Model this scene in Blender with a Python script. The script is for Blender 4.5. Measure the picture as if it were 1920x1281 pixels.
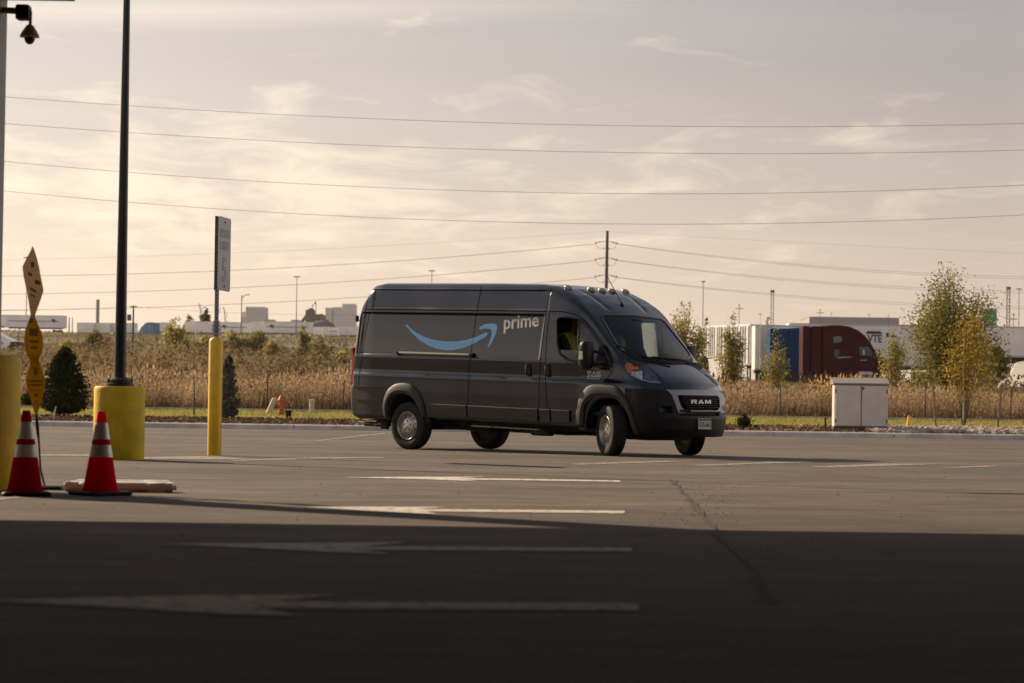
import bpy, bmesh, math, random
import numpy as np
from math import radians, sin, cos, tan, pi, sqrt, atan
from mathutils import Vector, Matrix
from mathutils.bvhtree import BVHTree
for _o in list(bpy.data.objects): bpy.data.objects.remove(_o)
SC = bpy.context.scene
COL = SC.collection
# ------------------------------------------------------------------ camera
FPX, CH, HOR, ROLL = 4533.0, 0.735, 757.3, radians(.8)
PITCH = atan((HOR - 640.5) / FPX * cos(ROLL))
FW = Vector((0, cos(PITCH), sin(PITCH))); _u = Vector((0, -sin(PITCH), cos(PITCH))); _r = Vector((1, 0, 0))
RT = _r * cos(ROLL) + _u * sin(ROLL); UP = _u * cos(ROLL) - _r * sin(ROLL)
CP = Vector((0, 0, CH))
cd = bpy.data.cameras.new('camera'); co = bpy.data.objects.new('camera', cd); COL.objects.link(co)
mw = Matrix((RT, UP, -FW)).transposed().to_4x4(); mw.translation = CP; co.matrix_world = mw
cd.sensor_width = 36; cd.lens = FPX / 1920 * 36; cd.clip_end = 9000; cd.clip_start = .1
cd.dof.use_dof = True; cd.dof.focus_distance = 36.2; cd.dof.aperture_fstop = 3.6
SC.camera = co
SC.render.resolution_x = 1024; SC.render.resolution_y = 683
# ------------------------------------------------------------------ sun + sky
SUN_EL = radians(28.0); SDX, SDY = -.75, .66            # direction towards the sun (x right, y away)
_n = sqrt(SDX * SDX + SDY * SDY); SDX /= _n; SDY /= _n
sdir = Vector((SDX * cos(SUN_EL), SDY * cos(SUN_EL), sin(SUN_EL)))
sl = bpy.data.lights.new('sun', 'SUN'); sl.energy = 5.0; sl.angle = radians(.55); sl.color = (1, .79, .56)
so = bpy.data.objects.new('sun', sl); COL.objects.link(so)
so.rotation_euler = sdir.to_track_quat('Z', 'Y').to_euler()
W = bpy.data.worlds.new('World'); SC.world = W; W.use_nodes = True
nt = W.node_tree; nt.nodes.clear()
def N(t, **k):
    n = nt.nodes.new(t)
    for a, b in k.items(): setattr(n, a, b)
    return n
def L(a, b): nt.links.new(a, b)
def mathn(op, a, b=None, c=None, clamp=False):
    n = N('ShaderNodeMath', operation=op); n.use_clamp = clamp
    for i, v in enumerate((a, b, c)):
        if v is None: continue
        if isinstance(v, (int, float)): n.inputs[i].default_value = v
        else: L(v, n.inputs[i])
    return n.outputs[0]
def mixc(f, a, b):
    n = N('ShaderNodeMix', data_type='RGBA')
    for s, v in ((n.inputs[0], f), (n.inputs[6], a), (n.inputs[7], b)):
        if isinstance(v, tuple): s.default_value = (*v, 1)
        elif isinstance(v, (int, float)): s.default_value = v
        else: L(v, s)
    return n.outputs[2]
sky = N('ShaderNodeTexSky', sky_type='NISHITA'); sky.sun_disc = False
sky.sun_elevation = SUN_EL; sky.sun_rotation = math.atan2(SDX, SDY); sky.air_density = 1.6; sky.dust_density = 1.5; sky.ozone_density = 1.5
tc = N('ShaderNodeTexCoord'); sp = N('ShaderNodeSeparateXYZ'); L(tc.outputs['Generated'], sp.inputs[0])
el = mathn('MAXIMUM', sp.outputs[2], 0.0)
hl = mathn('SQRT', mathn('ADD', mathn('MULTIPLY', sp.outputs[0], sp.outputs[0]), mathn('MULTIPLY', sp.outputs[1], sp.outputs[1])))
cs = mathn('DIVIDE', mathn('ADD', mathn('MULTIPLY', sp.outputs[0], SDX), mathn('MULTIPLY', sp.outputs[1], SDY)), mathn('MAXIMUM', hl, .01))
sunw = mathn('MULTIPLY_ADD', cs, .5, .5, clamp=True)               # 1 towards the sun, 0 away
sunw2 = mathn('POWER', sunw, 4.0)
# thin high cloud veil: warm near the sun and the horizon, lavender grey above
low = mathn('POWER', mathn('SUBTRACT', 1.0, mathn('MULTIPLY', el, 5.6), clamp=True), 1.3)
veil_top = mixc(sunw2, (.03, .015, .075), (.75, .68, .70))
veil_low = mixc(sunw2, (.47, .36, .32), (1.19, 1.0, .81))
veil = mixc(low, veil_top, veil_low)
# cloud texture projected on a flat layer overhead
px = mathn('DIVIDE', sp.outputs[0], mathn('ADD', el, .10)); py = mathn('DIVIDE', sp.outputs[1], mathn('ADD', el, .10))
cv = N('ShaderNodeCombineXYZ'); L(px, cv.inputs[0]); L(py, cv.inputs[1])
n1 = N('ShaderNodeTexNoise'); n1.inputs['Scale'].default_value = 5.2; n1.inputs['Detail'].default_value = 9; n1.inputs['Roughness'].default_value = .62; n1.inputs['Distortion'].default_value = .5
mp = N('ShaderNodeMapping'); mp.inputs['Scale'].default_value = (.75, .55, 1); mp.inputs['Location'].default_value = (3.1, .8, 0); L(cv.outputs[0], mp.inputs[0]); L(mp.outputs[0], n1.inputs['Vector'])
band = mathn('MULTIPLY', mathn('SUBTRACT', 1.0, mathn('MULTIPLY', mathn('ABSOLUTE', mathn('SUBTRACT', el, .088)), 21.0), clamp=True), .25)
band = mathn('MULTIPLY', band, mathn('MULTIPLY_ADD', cs, 3.2, -1.35, clamp=True))
c1 = mathn('MULTIPLY', mathn('SUBTRACT', mathn('ADD', n1.outputs[0], band), .60), 5.0, clamp=True)
mp2 = N('ShaderNodeMapping'); mp2.inputs['Scale'].default_value = (.16, .55, 1); mp2.inputs['Location'].default_value = (9.3, 4.1, 0); L(cv.outputs[0], mp2.inputs[0])
n2 = N('ShaderNodeTexNoise'); n2.inputs['Scale'].default_value = 2.0; n2.inputs['Detail'].default_value = 6; L(mp2.outputs[0], n2.inputs['Vector'])
c2 = mathn('MULTIPLY', mathn('SUBTRACT', n2.outputs[0], .5), 3.0, clamp=True)
cf = mathn('ADD', mathn('MULTIPLY', c1, .74), mathn('MULTIPLY', c2, .26), clamp=True)
cloudc = mixc(sunw2, (.50, .42, .37), (1.42, 1.17, .93))
cf = mathn('MULTIPLY', cf, mathn('SUBTRACT', 1.0, mathn('MULTIPLY', el, 1.6), clamp=True))
stc = mathn('MULTIPLY_ADD', cs, -.06, .203)
stk = mathn('SUBTRACT', 1.0, mathn('MULTIPLY', mathn('ABSOLUTE', mathn('SUBTRACT', el, stc)), 110.0), clamp=True)
stk = mathn('MULTIPLY', mathn('MULTIPLY', stk, mathn('MULTIPLY_ADD', cs, 7.0, -4.3, clamp=True)), mathn('MULTIPLY', n2.outputs[0], .75))
cf = mathn('ADD', cf, stk, clamp=True)
skycol0 = mixc(cf, veil, cloudc)
skycol1 = mixc(mathn('MULTIPLY', mathn('SUBTRACT', el, .20), 2.4, clamp=True), skycol0, (.11, .12, .155))
side = mathn('SUBTRACT', 1.2, mathn('MULTIPLY', mathn('ABSOLUTE', mathn('ADD', cs, .3)), 1.5), clamp=True)   # fill glow added to the unseen sky, lifts the shaded sides
side = mathn('MULTIPLY', side, mathn('SUBTRACT', 1.0, mathn('MULTIPLY', el, 1.5), clamp=True))
skycol = mixc(side, skycol1, (2.3, 2.0, 1.75))
tint = N('ShaderNodeMix', data_type='RGBA', blend_type='MULTIPLY'); tint.inputs[0].default_value = 1
L(sky.outputs[0], tint.inputs[6]); tint.inputs[7].default_value = (.42, .38, .34, 1)
bg = N('ShaderNodeBackground'); L(tint.outputs[2], bg.inputs[0]); bg.inputs[1].default_value = .05
bg2 = N('ShaderNodeBackground'); L(skycol, bg2.inputs[0]); bg2.inputs[1].default_value = .66
ad = N('ShaderNodeAddShader'); L(bg.outputs[0], ad.inputs[0]); L(bg2.outputs[0], ad.inputs[1])
wo = N('ShaderNodeOutputWorld'); L(ad.outputs[0], wo.inputs[0])
SC.view_settings.view_transform = 'Standard'; SC.view_settings.look = 'None'; SC.view_settings.gamma = 1; SC.view_settings.exposure = .5
SC.cycles.max_bounces = 6; SC.cycles.transparent_max_bounces = 12; SC.cycles.volume_bounces = 0
SC.cycles.caustics_reflective = False; SC.cycles.caustics_refractive = False

# ------------------------------------------------------------------ helpers
def rayd(x, y): return FW * FPX + RT * (x - 960) - UP * (y - 640.5)
def G(x, y, z=0.0):
    d = rayd(x, y); return CP + d * ((z - CH) / d.z)
def AT(x, y, Y):
    d = rayd(x, y); return CP + d * (Y / d.y)
MATS = {}
def mat(name, col, rough=.6, metal=0.0, var=0.0, vscale=3.0, col2=None, stretch=None, bump=0.0, bscale=40.0, coat=0.0, trans=0.0, spec=.5, detail=5, obj=True, lo=.35, hi=.65, emis=None):
    """procedural principled material; var>0 mixes towards col2 by noise"""
    if name in MATS: return MATS[name]
    m = bpy.data.materials.new(name); m.use_nodes = True; t = m.node_tree; b = t.nodes['Principled BSDF']
    b.inputs['Base Color'].default_value = (*col, 1); b.inputs['Roughness'].default_value = rough; b.inputs['Metallic'].default_value = metal
    b.inputs['Coat Weight'].default_value = coat; b.inputs['Coat Roughness'].default_value = .08; b.inputs['Specular IOR Level'].default_value = spec
    if emis: b.inputs['Emission Color'].default_value = (*emis[:3], 1); b.inputs['Emission Strength'].default_value = emis[3]
    tcn = t.nodes.new('ShaderNodeTexCoord'); src = tcn.outputs['Object' if obj else 'Generated']
    if stretch:
        q = t.nodes.new('ShaderNodeMapping'); q.inputs['Scale'].default_value = stretch; t.links.new(src, q.inputs[0]); src = q.outputs[0]
    c2 = col2 or tuple(min(1, c * (1 + var)) for c in col); c1 = col if col2 else tuple(c * (1 - var) for c in col)
    if var or col2:
        n = t.nodes.new('ShaderNodeTexNoise'); n.inputs['Scale'].default_value = vscale; n.inputs['Detail'].default_value = detail; t.links.new(src, n.inputs['Vector'])
        r = t.nodes.new('ShaderNodeValToRGB'); r.color_ramp.elements[0].position = lo; r.color_ramp.elements[1].position = hi
        r.color_ramp.elements[0].color = (*c1, 1); r.color_ramp.elements[1].color = (*c2, 1)
        t.links.new(n.outputs[0], r.inputs[0]); t.links.new(r.outputs[0], b.inputs['Base Color'])
        rr = t.nodes.new('ShaderNodeMath'); rr.operation = 'MULTIPLY_ADD'; rr.inputs[1].default_value = .25; rr.inputs[2].default_value = rough - .125
        t.links.new(n.outputs[0], rr.inputs[0]); t.links.new(rr.outputs[0], b.inputs['Roughness'])
    if bump:
        n = t.nodes.new('ShaderNodeTexNoise'); n.inputs['Scale'].default_value = bscale; n.inputs['Detail'].default_value = 4; t.links.new(src, n.inputs['Vector'])
        q = t.nodes.new('ShaderNodeBump'); q.inputs['Strength'].default_value = bump; q.inputs['Distance'].default_value = .02
        t.links.new(n.outputs[0], q.inputs['Height']); t.links.new(q.outputs[0], b.inputs['Normal'])
    MATS[name] = m
    return m
def leafmat(name, c1, c2, tr=.45, vscale=1.5):
    if name in MATS: return MATS[name]
    m = bpy.data.materials.new(name); m.use_nodes = True; t = m.node_tree; t.nodes.clear()
    o = t.nodes.new('ShaderNodeOutputMaterial'); g = t.nodes.new('ShaderNodeNewGeometry')
    rr = t.nodes.new('ShaderNodeValToRGB'); rr.color_ramp.elements[0].color = (*c1, 1); rr.color_ramp.elements[1].color = (*c2, 1)
    n = t.nodes.new('ShaderNodeTexNoise'); n.inputs['Scale'].default_value = vscale; n.inputs['Detail'].default_value = 3
    tcn = t.nodes.new('ShaderNodeTexCoord'); t.links.new(tcn.outputs['Object'], n.inputs['Vector'])
    q = t.nodes.new('ShaderNodeMath'); q.operation = 'MULTIPLY_ADD'; q.inputs[1].default_value = .55
    t.links.new(g.outputs['Random Per Island'], q.inputs[0]); t.links.new(n.outputs[0], q.inputs[2])
    q2 = t.nodes.new('ShaderNodeMath'); q2.operation = 'SUBTRACT'; q2.inputs[1].default_value = .28; t.links.new(q.outputs[0], q2.inputs[0])
    t.links.new(q2.outputs[0], rr.inputs[0])
    d = t.nodes.new('ShaderNodeBsdfDiffuse'); tl = t.nodes.new('ShaderNodeBsdfTranslucent'); mx = t.nodes.new('ShaderNodeMixShader'); mx.inputs[0].default_value = tr
    t.links.new(rr.outputs[0], d.inputs[0]); t.links.new(rr.outputs[0], tl.inputs[0]); t.links.new(d.outputs[0], mx.inputs[1]); t.links.new(tl.outputs[0], mx.inputs[2]); t.links.new(mx.outputs[0], o.inputs[0])
    MATS[name] = m; return m
def glassmat(name, tintc, refl=.06, rough=.02):
    if name in MATS: return MATS[name]
    m = bpy.data.materials.new(name); m.use_nodes = True; t = m.node_tree; t.nodes.clear()
    o = t.nodes.new('ShaderNodeOutputMaterial'); tr = t.nodes.new('ShaderNodeBsdfTransparent'); tr.inputs[0].default_value = (*tintc, 1)
    gl = t.nodes.new('ShaderNodeBsdfGlossy'); gl.inputs['Roughness'].default_value = rough; gl.inputs[0].default_value = (.9, .95, 1, 1)
    fr = t.nodes.new('ShaderNodeFresnel'); fr.inputs[0].default_value = 1.45
    ma = t.nodes.new('ShaderNodeMath'); ma.operation = 'MAXIMUM'; ma.inputs[1].default_value = refl; t.links.new(fr.outputs[0], ma.inputs[0])
    mx = t.nodes.new('ShaderNodeMixShader'); t.links.new(ma.outputs[0], mx.inputs[0]); t.links.new(tr.outputs[0], mx.inputs[1]); t.links.new(gl.outputs[0], mx.inputs[2]); t.links.new(mx.outputs[0], o.inputs[0])
    MATS[name] = m; return m

def link_mesh(name, V, F, m, parent=None, smooth=False, mats=None, midx=None):
    me = bpy.data.meshes.new(name)
    V = [tuple(v) for v in V] if not isinstance(V, np.ndarray) else V
    if isinstance(V, np.ndarray) and isinstance(F, np.ndarray):
        nv, nf, k = len(V), len(F), F.shape[1]
        me.vertices.add(nv); me.vertices.foreach_set('co', V.astype(np.float32).ravel())
        me.loops.add(nf * k); me.loops.foreach_set('vertex_index', F.astype(np.int32).ravel())
        me.polygons.add(nf); me.polygons.foreach_set('loop_start', np.arange(0, nf * k, k, dtype=np.int32))
        me.update(calc_edges=True); me.validate()
    else:
        me.from_pydata([tuple(v) for v in V], [], [tuple(f) for f in F]); me.update()
    for mm in (mats or [m]): me.materials.append(mm)
    if midx is not None: me.polygons.foreach_set('material_index', np.array(midx, dtype=np.int32))
    if smooth: me.polygons.foreach_set('use_smooth', [True] * len(me.polygons))
    o = bpy.data.objects.new(name, me); COL.objects.link(o)
    if parent: o.parent = parent
    return o
def tag(o, label, cat, group=None):
    o['label'] = label; o['category'] = cat
    if group: o['group'] = group
    return o
def thing(name, label, cat, loc=(0, 0, 0), rz=0.0, group=None):
    o = bpy.data.objects.new(name, None); o.empty_display_size = .2; COL.objects.link(o)
    o.location = loc; o.rotation_euler = (0, 0, rz); tag(o, label, cat, group); return o
def struct(o): o['kind'] = 'structure'; return o
def stuff(o, label, cat=None):
    o['kind'] = 'stuff'; o['label'] = label
    if cat: o['category'] = cat
    return o

class MB:
    """collects primitives, builds ONE mesh object"""
    def __init__(s): s.V = []; s.F = []; s.M = []; s.mi = 0
    def add(s, V, F):
        k = len(s.V); s.V += [tuple(v) for v in V]; s.F += [tuple(i + k for i in f) for f in F]; s.M += [s.mi] * len(F); return s
    def box(s, c, d, rz=0.0, bev=0.0, taper=1.0):
        x, y, z = c; a, b, h = d[0] / 2, d[1] / 2, d[2] / 2; e = min(bev, a * .9, b * .9, h * .9)
        R = []
        def pt(u, v, w):
            q = cos(rz) * u - sin(rz) * v, sin(rz) * u + cos(rz) * v
            return (x + q[0], y + q[1], z + w)
        if e <= 0:
            V = [pt(sx * a * (taper if w > 0 else 1), sy * b * (taper if w > 0 else 1), w * h) for w in (-1, 1) for sx, sy in ((-1, -1), (1, -1), (1, 1), (-1, 1))]
            return s.add(V, [(3, 2, 1, 0), (4, 5, 6, 7), (0, 1, 5, 4), (1, 2, 6, 5), (2, 3, 7, 6), (3, 0, 4, 7)])
        def ring(w, ins, t):
            r = []
            for sx, sy in ((-1, -1), (1, -1), (1, 1), (-1, 1)):
                A, B = (a - ins) * t, (b - ins) * t
                p1 = (sx * A, sy * (B - e)); p2 = (sx * (A - e), sy * B)
                r += [p1, p2] if sx * sy > 0 else [p2, p1]
            return [pt(u, v, w) for u, v in r]
        rings = [ring(-h, e, 1), ring(-h + e, 0, 1), ring(h - e, 0, taper), ring(h, e, taper)]
        V = sum(rings, []); F = [tuple(range(7, -1, -1)), tuple(range(24, 32))]
        for k in range(3):
            for i in range(8): j = (i + 1) % 8; F.append((k * 8 + i, k * 8 + j, k * 8 + 8 + j, k * 8 + 8 + i))
        return s.add(V, F)
    def cyl(s, p, q, r1, r2=None, n=12, cap=True):
        p, q = Vector(p), Vector(q); r2 = r1 if r2 is None else r2; d = (q - p).normalized()
        u = d.orthogonal().normalized(); v = d.cross(u)
        V = [p + (u * cos(2 * pi * i / n) + v * sin(2 * pi * i / n)) * r1 for i in range(n)] + [q + (u * cos(2 * pi * i / n) + v * sin(2 * pi * i / n)) * r2 for i in range(n)]
        F = [(i, (i + 1) % n, n + (i + 1) % n, n + i) for i in range(n)]
        if cap: F += [tuple(range(n - 1, -1, -1)), tuple(range(n, 2 * n))]
        return s.add(V, F)
    def tube(s, P, r, n=8, closed=False):
        P = [Vector(p) for p in P]; m = len(P); V = []; F = []; up = None
        rr = r if isinstance(r, (list, tuple)) else [r] * m
        for i, p in enumerate(P):
            a = P[(i - 1) % m] if (closed or i) else P[0]; b = P[(i + 1) % m] if (closed or i < m - 1) else P[-1]
            d = (b - a)
            d = d.normalized() if d.length > 1e-9 else Vector((0, 0, 1))
            if up is None: up = d.orthogonal().normalized()
            up = (up - d * up.dot(d)); up = up.normalized() if up.length > 1e-6 else d.orthogonal().normalized(); v = d.cross(up)
            V += [p + (up * cos(2 * pi * k / n) + v * sin(2 * pi * k / n)) * rr[i] for k in range(n)]
        for i in range(m if closed else m - 1):
            j = (i + 1) % m
            for k in range(n): F.append((i * n + k, i * n + (k + 1) % n, j * n + (k + 1) % n, j * n + k))
        if not closed: F += [tuple(range(n - 1, -1, -1)), tuple(range((m - 1) * n, m * n))]
        return s.add(V, F)
    def lathe(s, prof, c=(0, 0, 0), n=24, axis='z', closed=False, cap=True):
        V = []; F = []; m = len(prof)
        for r, h in prof:
            for k in range(n):
                a = 2 * pi * k / n; u, v = r * cos(a), r * sin(a)
                q = (u, v, h) if axis == 'z' else ((u, h, v) if axis == 'y' else (h, u, v))
                V.append((c[0] + q[0], c[1] + q[1], c[2] + q[2]))
        for i in range(m if closed else m - 1):
            j = (i + 1) % m
            for k in range(n): F.append((i * n + k, i * n + (k + 1) % n, j * n + (k + 1) % n, j * n + k))
        if not closed and cap:
            if prof[0][0] > 1e-6: F.append(tuple(range(n - 1, -1, -1)))
            if prof[-1][0] > 1e-6: F.append(tuple(range((m - 1) * n, m * n)))
        return s.add(V, F)
    def prism(s, P2, y0, y1, ax='y', c=(0, 0, 0), bev=0.0):
        """extrude 2D polygon (x,z) along y (or (x,y) along z, (y,z) along x)"""
        def pt(u, v, w):
            q = (u, w, v) if ax == 'y' else ((u, v, w) if ax == 'z' else (w, u, v)); return (c[0] + q[0], c[1] + q[1], c[2] + q[2])
        n = len(P2)
        if bev:
            cx = sum(p[0] for p in P2) / n; cz = sum(p[1] for p in P2) / n
            rings = []
            for w, t in ((y0, 1), (y0 + bev, 0), (y1 - bev, 0), (y1, 1)):
                rr = []
                for (u, v) in P2:
                    L_ = sqrt((u - cx) ** 2 + (v - cz) ** 2) or 1
                    rr.append(pt(u - (u - cx) / L_ * bev * t, v - (v - cz) / L_ * bev * t, w))
                rings.append(rr)
            V = sum(rings, []); F = [tuple(range(n - 1, -1, -1)), tuple(range(3 * n, 4 * n))]
            for k in range(3):
                for i in range(n): j = (i + 1) % n; F.append((k * n + i, k * n + j, k * n + n + j, k * n + n + i))
            return s.add(V, F)
        V = [pt(u, v, y0) for u, v in P2] + [pt(u, v, y1) for u, v in P2]
        F = [tuple(range(n - 1, -1, -1)), tuple(range(n, 2 * n))] + [(i, (i + 1) % n, n + (i + 1) % n, n + i) for i in range(n)]
        return s.add(V, F)
    def sphere(s, c, r, n=12, m=8, sc=(1, 1, 1), half=False):
        prof = []
        for i in range(m + 1):
            a = -pi / 2 + pi * i / m
            if half and a < 0: continue
            prof.append((cos(a), sin(a)))
        V = []; F = []
        for q, h in prof:
            for k in range(n): V.append((c[0] + r * sc[0] * q * cos(2 * pi * k / n), c[1] + r * sc[1] * q * sin(2 * pi * k / n), c[2] + r * sc[2] * h))
        for i in range(len(prof) - 1):
            for k in range(n): F.append((i * n + k, i * n + (k + 1) % n, (i + 1) * n + (k + 1) % n, (i + 1) * n + k))
        return s.add(V, F)
    def build(s, name, m, parent=None, smooth=False, label=None):
        o = link_mesh(name, s.V, s.F, m, parent, False, mats=m if isinstance(m, list) else None, midx=s.M if isinstance(m, list) else None)
        if isinstance(m, list) is False: pass
        bm = bmesh.new(); bm.from_mesh(o.data); bmesh.ops.recalc_face_normals(bm, faces=bm.faces)
        if smooth:
            for f in bm.faces: f.smooth = True
            for e in bm.edges:
                if len(e.link_faces) == 2 and e.calc_face_angle(0) > radians(38): e.smooth = False
        bm.to_mesh(o.data); bm.free()
        if label: o['label'] = label
        return o

def copy_tree(o, parent=None):
    c = o.copy(); COL.objects.link(c)
    if parent: c.parent = parent
    for ch in list(o.children): copy_tree(ch, c)
    return c

def surface_nets(f, lo, hi, h, proj=2):
    n = [int(math.ceil((hi[i] - lo[i]) / h)) + 1 for i in range(3)]
    ax = [lo[i] + h * np.arange(n[i]) for i in range(3)]
    v = f(ax[0][:, None, None], ax[1][None, :, None], ax[2][None, None, :]).astype(np.float32); v = np.broadcast_to(v, n)
    s = v < 0
    cor = [(a, b, c) for a in (0, 1) for b in (0, 1) for c in (0, 1)]
    sl_ = lambda o: s[o[0]:n[0] - 1 + o[0], o[1]:n[1] - 1 + o[1], o[2]:n[2] - 1 + o[2]]
    cnt = sum(sl_(o).astype(np.int8) for o in cor); act = (cnt > 0) & (cnt < 8)
    I = np.argwhere(act); idm = np.full(act.shape, -1, np.int32); idm[act] = np.arange(len(I))
    P = np.zeros((len(I), 3)); C = np.zeros(len(I))
    for a in cor:
        for d in range(3):
            if a[d]: continue
            b = list(a); b[d] = 1
            va = v[I[:, 0] + a[0], I[:, 1] + a[1], I[:, 2] + a[2]]; vb = v[I[:, 0] + b[0], I[:, 1] + b[1], I[:, 2] + b[2]]
            m = (va < 0) != (vb < 0); t = np.where(m, va / np.where(m, va - vb, 1), 0)
            for k in range(3):
                P[:, k] += m * (a[k] + (t if k == d else 0))
            C += m
    P = P / C[:, None]; P = (P + I) * h + np.array(lo)
    F = []
    for d in range(3):
        o = [0, 0, 0]; o[d] = 1
        A = s[:n[0] - o[0], :n[1] - o[1], :n[2] - o[2]]; B = s[o[0]:, o[1]:, o[2]:]
        E = np.argwhere(A != B); e1, e2 = (d + 1) % 3, (d + 2) % 3
        ok = (E[:, e1] > 0) & (E[:, e2] > 0) & (E[:, e1] < n[e1] - 1) & (E[:, e2] < n[e2] - 1); E = E[ok]
        def idx(k1, k2):
            q = E.copy(); q[:, e1] -= k1; q[:, e2] -= k2; return idm[q[:, 0], q[:, 1], q[:, 2]]
        Q = np.stack([idx(1, 1), idx(0, 1), idx(0, 0), idx(1, 0)], 1)
        ins = s[E[:, 0], E[:, 1], E[:, 2]]; Q[~ins] = Q[~ins][:, ::-1]; F.append(Q)
    F = np.concatenate(F); e = h * .1
    for _ in range(proj):
        x, y, z = P.T; g0 = f(x, y, z)
        g = np.stack([(f(x + e, y, z) - f(x - e, y, z)) / (2 * e), (f(x, y + e, z) - f(x, y - e, z)) / (2 * e), (f(x, y, z + e) - f(x, y, z - e)) / (2 * e)], 1)
        st = g0 / np.maximum((g ** 2).sum(1), .2); st = np.clip(st, -h * .6, h * .6); P = P - g * st[:, None]
    return P, F
def smin(a, b, k): 
    h_ = np.maximum(k - np.abs(a - b), 0) / k; return np.minimum(a, b) - h_ * h_ * k * .25
def smax(a, b, k): return -smin(-a, -b, k)
def capsule(x, y, z, a, b, r1, r2):
    a = np.array(a); b = np.array(b); d = b - a; L2 = (d ** 2).sum()
    t = np.clip(((x - a[0]) * d[0] + (y - a[1]) * d[1] + (z - a[2]) * d[2]) / L2, 0, 1)
    return np.sqrt((x - a[0] - t * d[0]) ** 2 + (y - a[1] - t * d[1]) ** 2 + (z - a[2] - t * d[2]) ** 2) - (r1 + (r2 - r1) * t)
def ellip(x, y, z, c, r):
    q = np.sqrt(((x - c[0]) / r[0]) ** 2 + ((y - c[1]) / r[1]) ** 2 + ((z - c[2]) / r[2]) ** 2); return (q - 1) * min(r)
_fonts = {}
def text_mesh(txt, bold=.0):
    cu = bpy.data.curves.new('t', 'FONT'); cu.body = txt; cu.size = 1; cu.offset = bold; cu.resolution_u = 5
    o = bpy.data.objects.new('t', cu); COL.objects.link(o); bpy.context.view_layer.update()
    me = bpy.data.meshes.new_from_object(o.evaluated_get(bpy.context.evaluated_depsgraph_get()))
    V = np.array([v.co[:] for v in me.vertices]); F = [tuple(p.vertices) for p in me.polygons]
    bpy.data.objects.remove(o); bpy.data.curves.remove(cu); bpy.data.meshes.remove(me)
    lo, hi = V.min(0), V.max(0); U = (V[:, :2] - lo[:2]) / (hi[:2] - lo[:2])
    return U, F
def add_text(mb, txt, o, ux, uy, bold=0.02):
    """text filling the parallelogram o + u*ux + v*uy"""
    U, F = text_mesh(txt, bold); o, ux, uy = Vector(o), Vector(ux), Vector(uy)
    mb.add([o + ux * float(u) + uy * float(v) for u, v in U], F)
# ------------------------------------------------------------------ the van
VX0, VY0, VHD, RHO = 2.07, 35.7, -.745, tan(radians(1.4))
PROF = [(.88,.30),(.93,.42),(.955,.58),(.94,.72),(.915,.85),(.885,.965),(.865,1.01),(.80,1.09),(.70,1.165),(.55,1.255),(.42,1.33),(.34,1.385),(.27,1.46),(-.36,2.05),(-.58,2.22),(-.80,2.35),(-1.02,2.44),(-1.25,2.495),(-1.55,2.52),(-2.5,2.53),(-4.9,2.53),(-5.10,2.50),(-5.19,2.42),(-5.25,2.25),(-5.32,2.0),(-5.40,1.45),(-5.425,1.0),(-5.43,.88),(-5.47,.85),(-5.475,.50),(-5.44,.38),(-5.30,.335),(-3.6,.40),(.5,.38)]
_ps, _pz = .01, .01; _x0, _z0 = -6.2, -.1; _nx, _nz = 820, 300
def _poly_table():
    X = (_x0 + _ps * np.arange(_nx))[:, None]; Z = (_z0 + _pz * np.arange(_nz))[None, :]
    P = np.array(PROF); d = np.full((_nx, _nz), 1e9); ins = np.zeros((_nx, _nz), bool)
    for i in range(len(P)):
        a, b = P[i], P[(i + 1) % len(P)]; e = b - a; wx, wz = X - a[0], Z - a[1]
        t = np.clip((wx * e[0] + wz * e[1]) / (e @ e), 0, 1); d = np.minimum(d, (wx - t * e[0]) ** 2 + (wz - t * e[1]) ** 2)
        c = ((a[1] > Z) != (b[1] > Z)); ins ^= c & (X < (b[0] - a[0]) * (Z - a[1]) / ((b[1] - a[1]) or 1e-9) + a[0])
    d = np.sqrt(d); d = np.where(ins, -d, d)
    k = np.array([1, 4, 6, 4, 1]) / 16.
    for _ in range(3):
        d = sum(k[i] * np.roll(d, i - 2, 0) for i in range(5)); d = sum(k[i] * np.roll(d, i - 2, 1) for i in range(5))
    return d
_PT = _poly_table()
def prof_d(x, z):
    u = np.clip((x - _x0) / _ps, 0, _nx - 1.001); v = np.clip((z - _z0) / _pz, 0, _nz - 1.001); i = u.astype(int); j = v.astype(int); a = u - i; b = v - j
    return (_PT[i, j] * (1 - a) + _PT[i + 1, j] * a) * (1 - b) + (_PT[i, j + 1] * (1 - a) + _PT[i + 1, j + 1] * a) * b
def sst(a, b, x): t = np.clip((x - a) / (b - a), 0, 1); return t * t * (3 - 2 * t)
WZ = np.array([(.30,.965),(.40,.985),(.60,1.0),(.80,1.008),(1.0,1.012),(1.05,1.014),(1.075,1.0),(1.11,.988),(1.15,.990),(1.25,1.0),(1.345,1.008),(1.365,1.0),(1.6,.990),(1.85,.975),(2.0,.962),(2.06,.957),(2.10,.948),(2.25,.925),(2.39,.90),(2.405,.89),(2.50,.865)])
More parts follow.
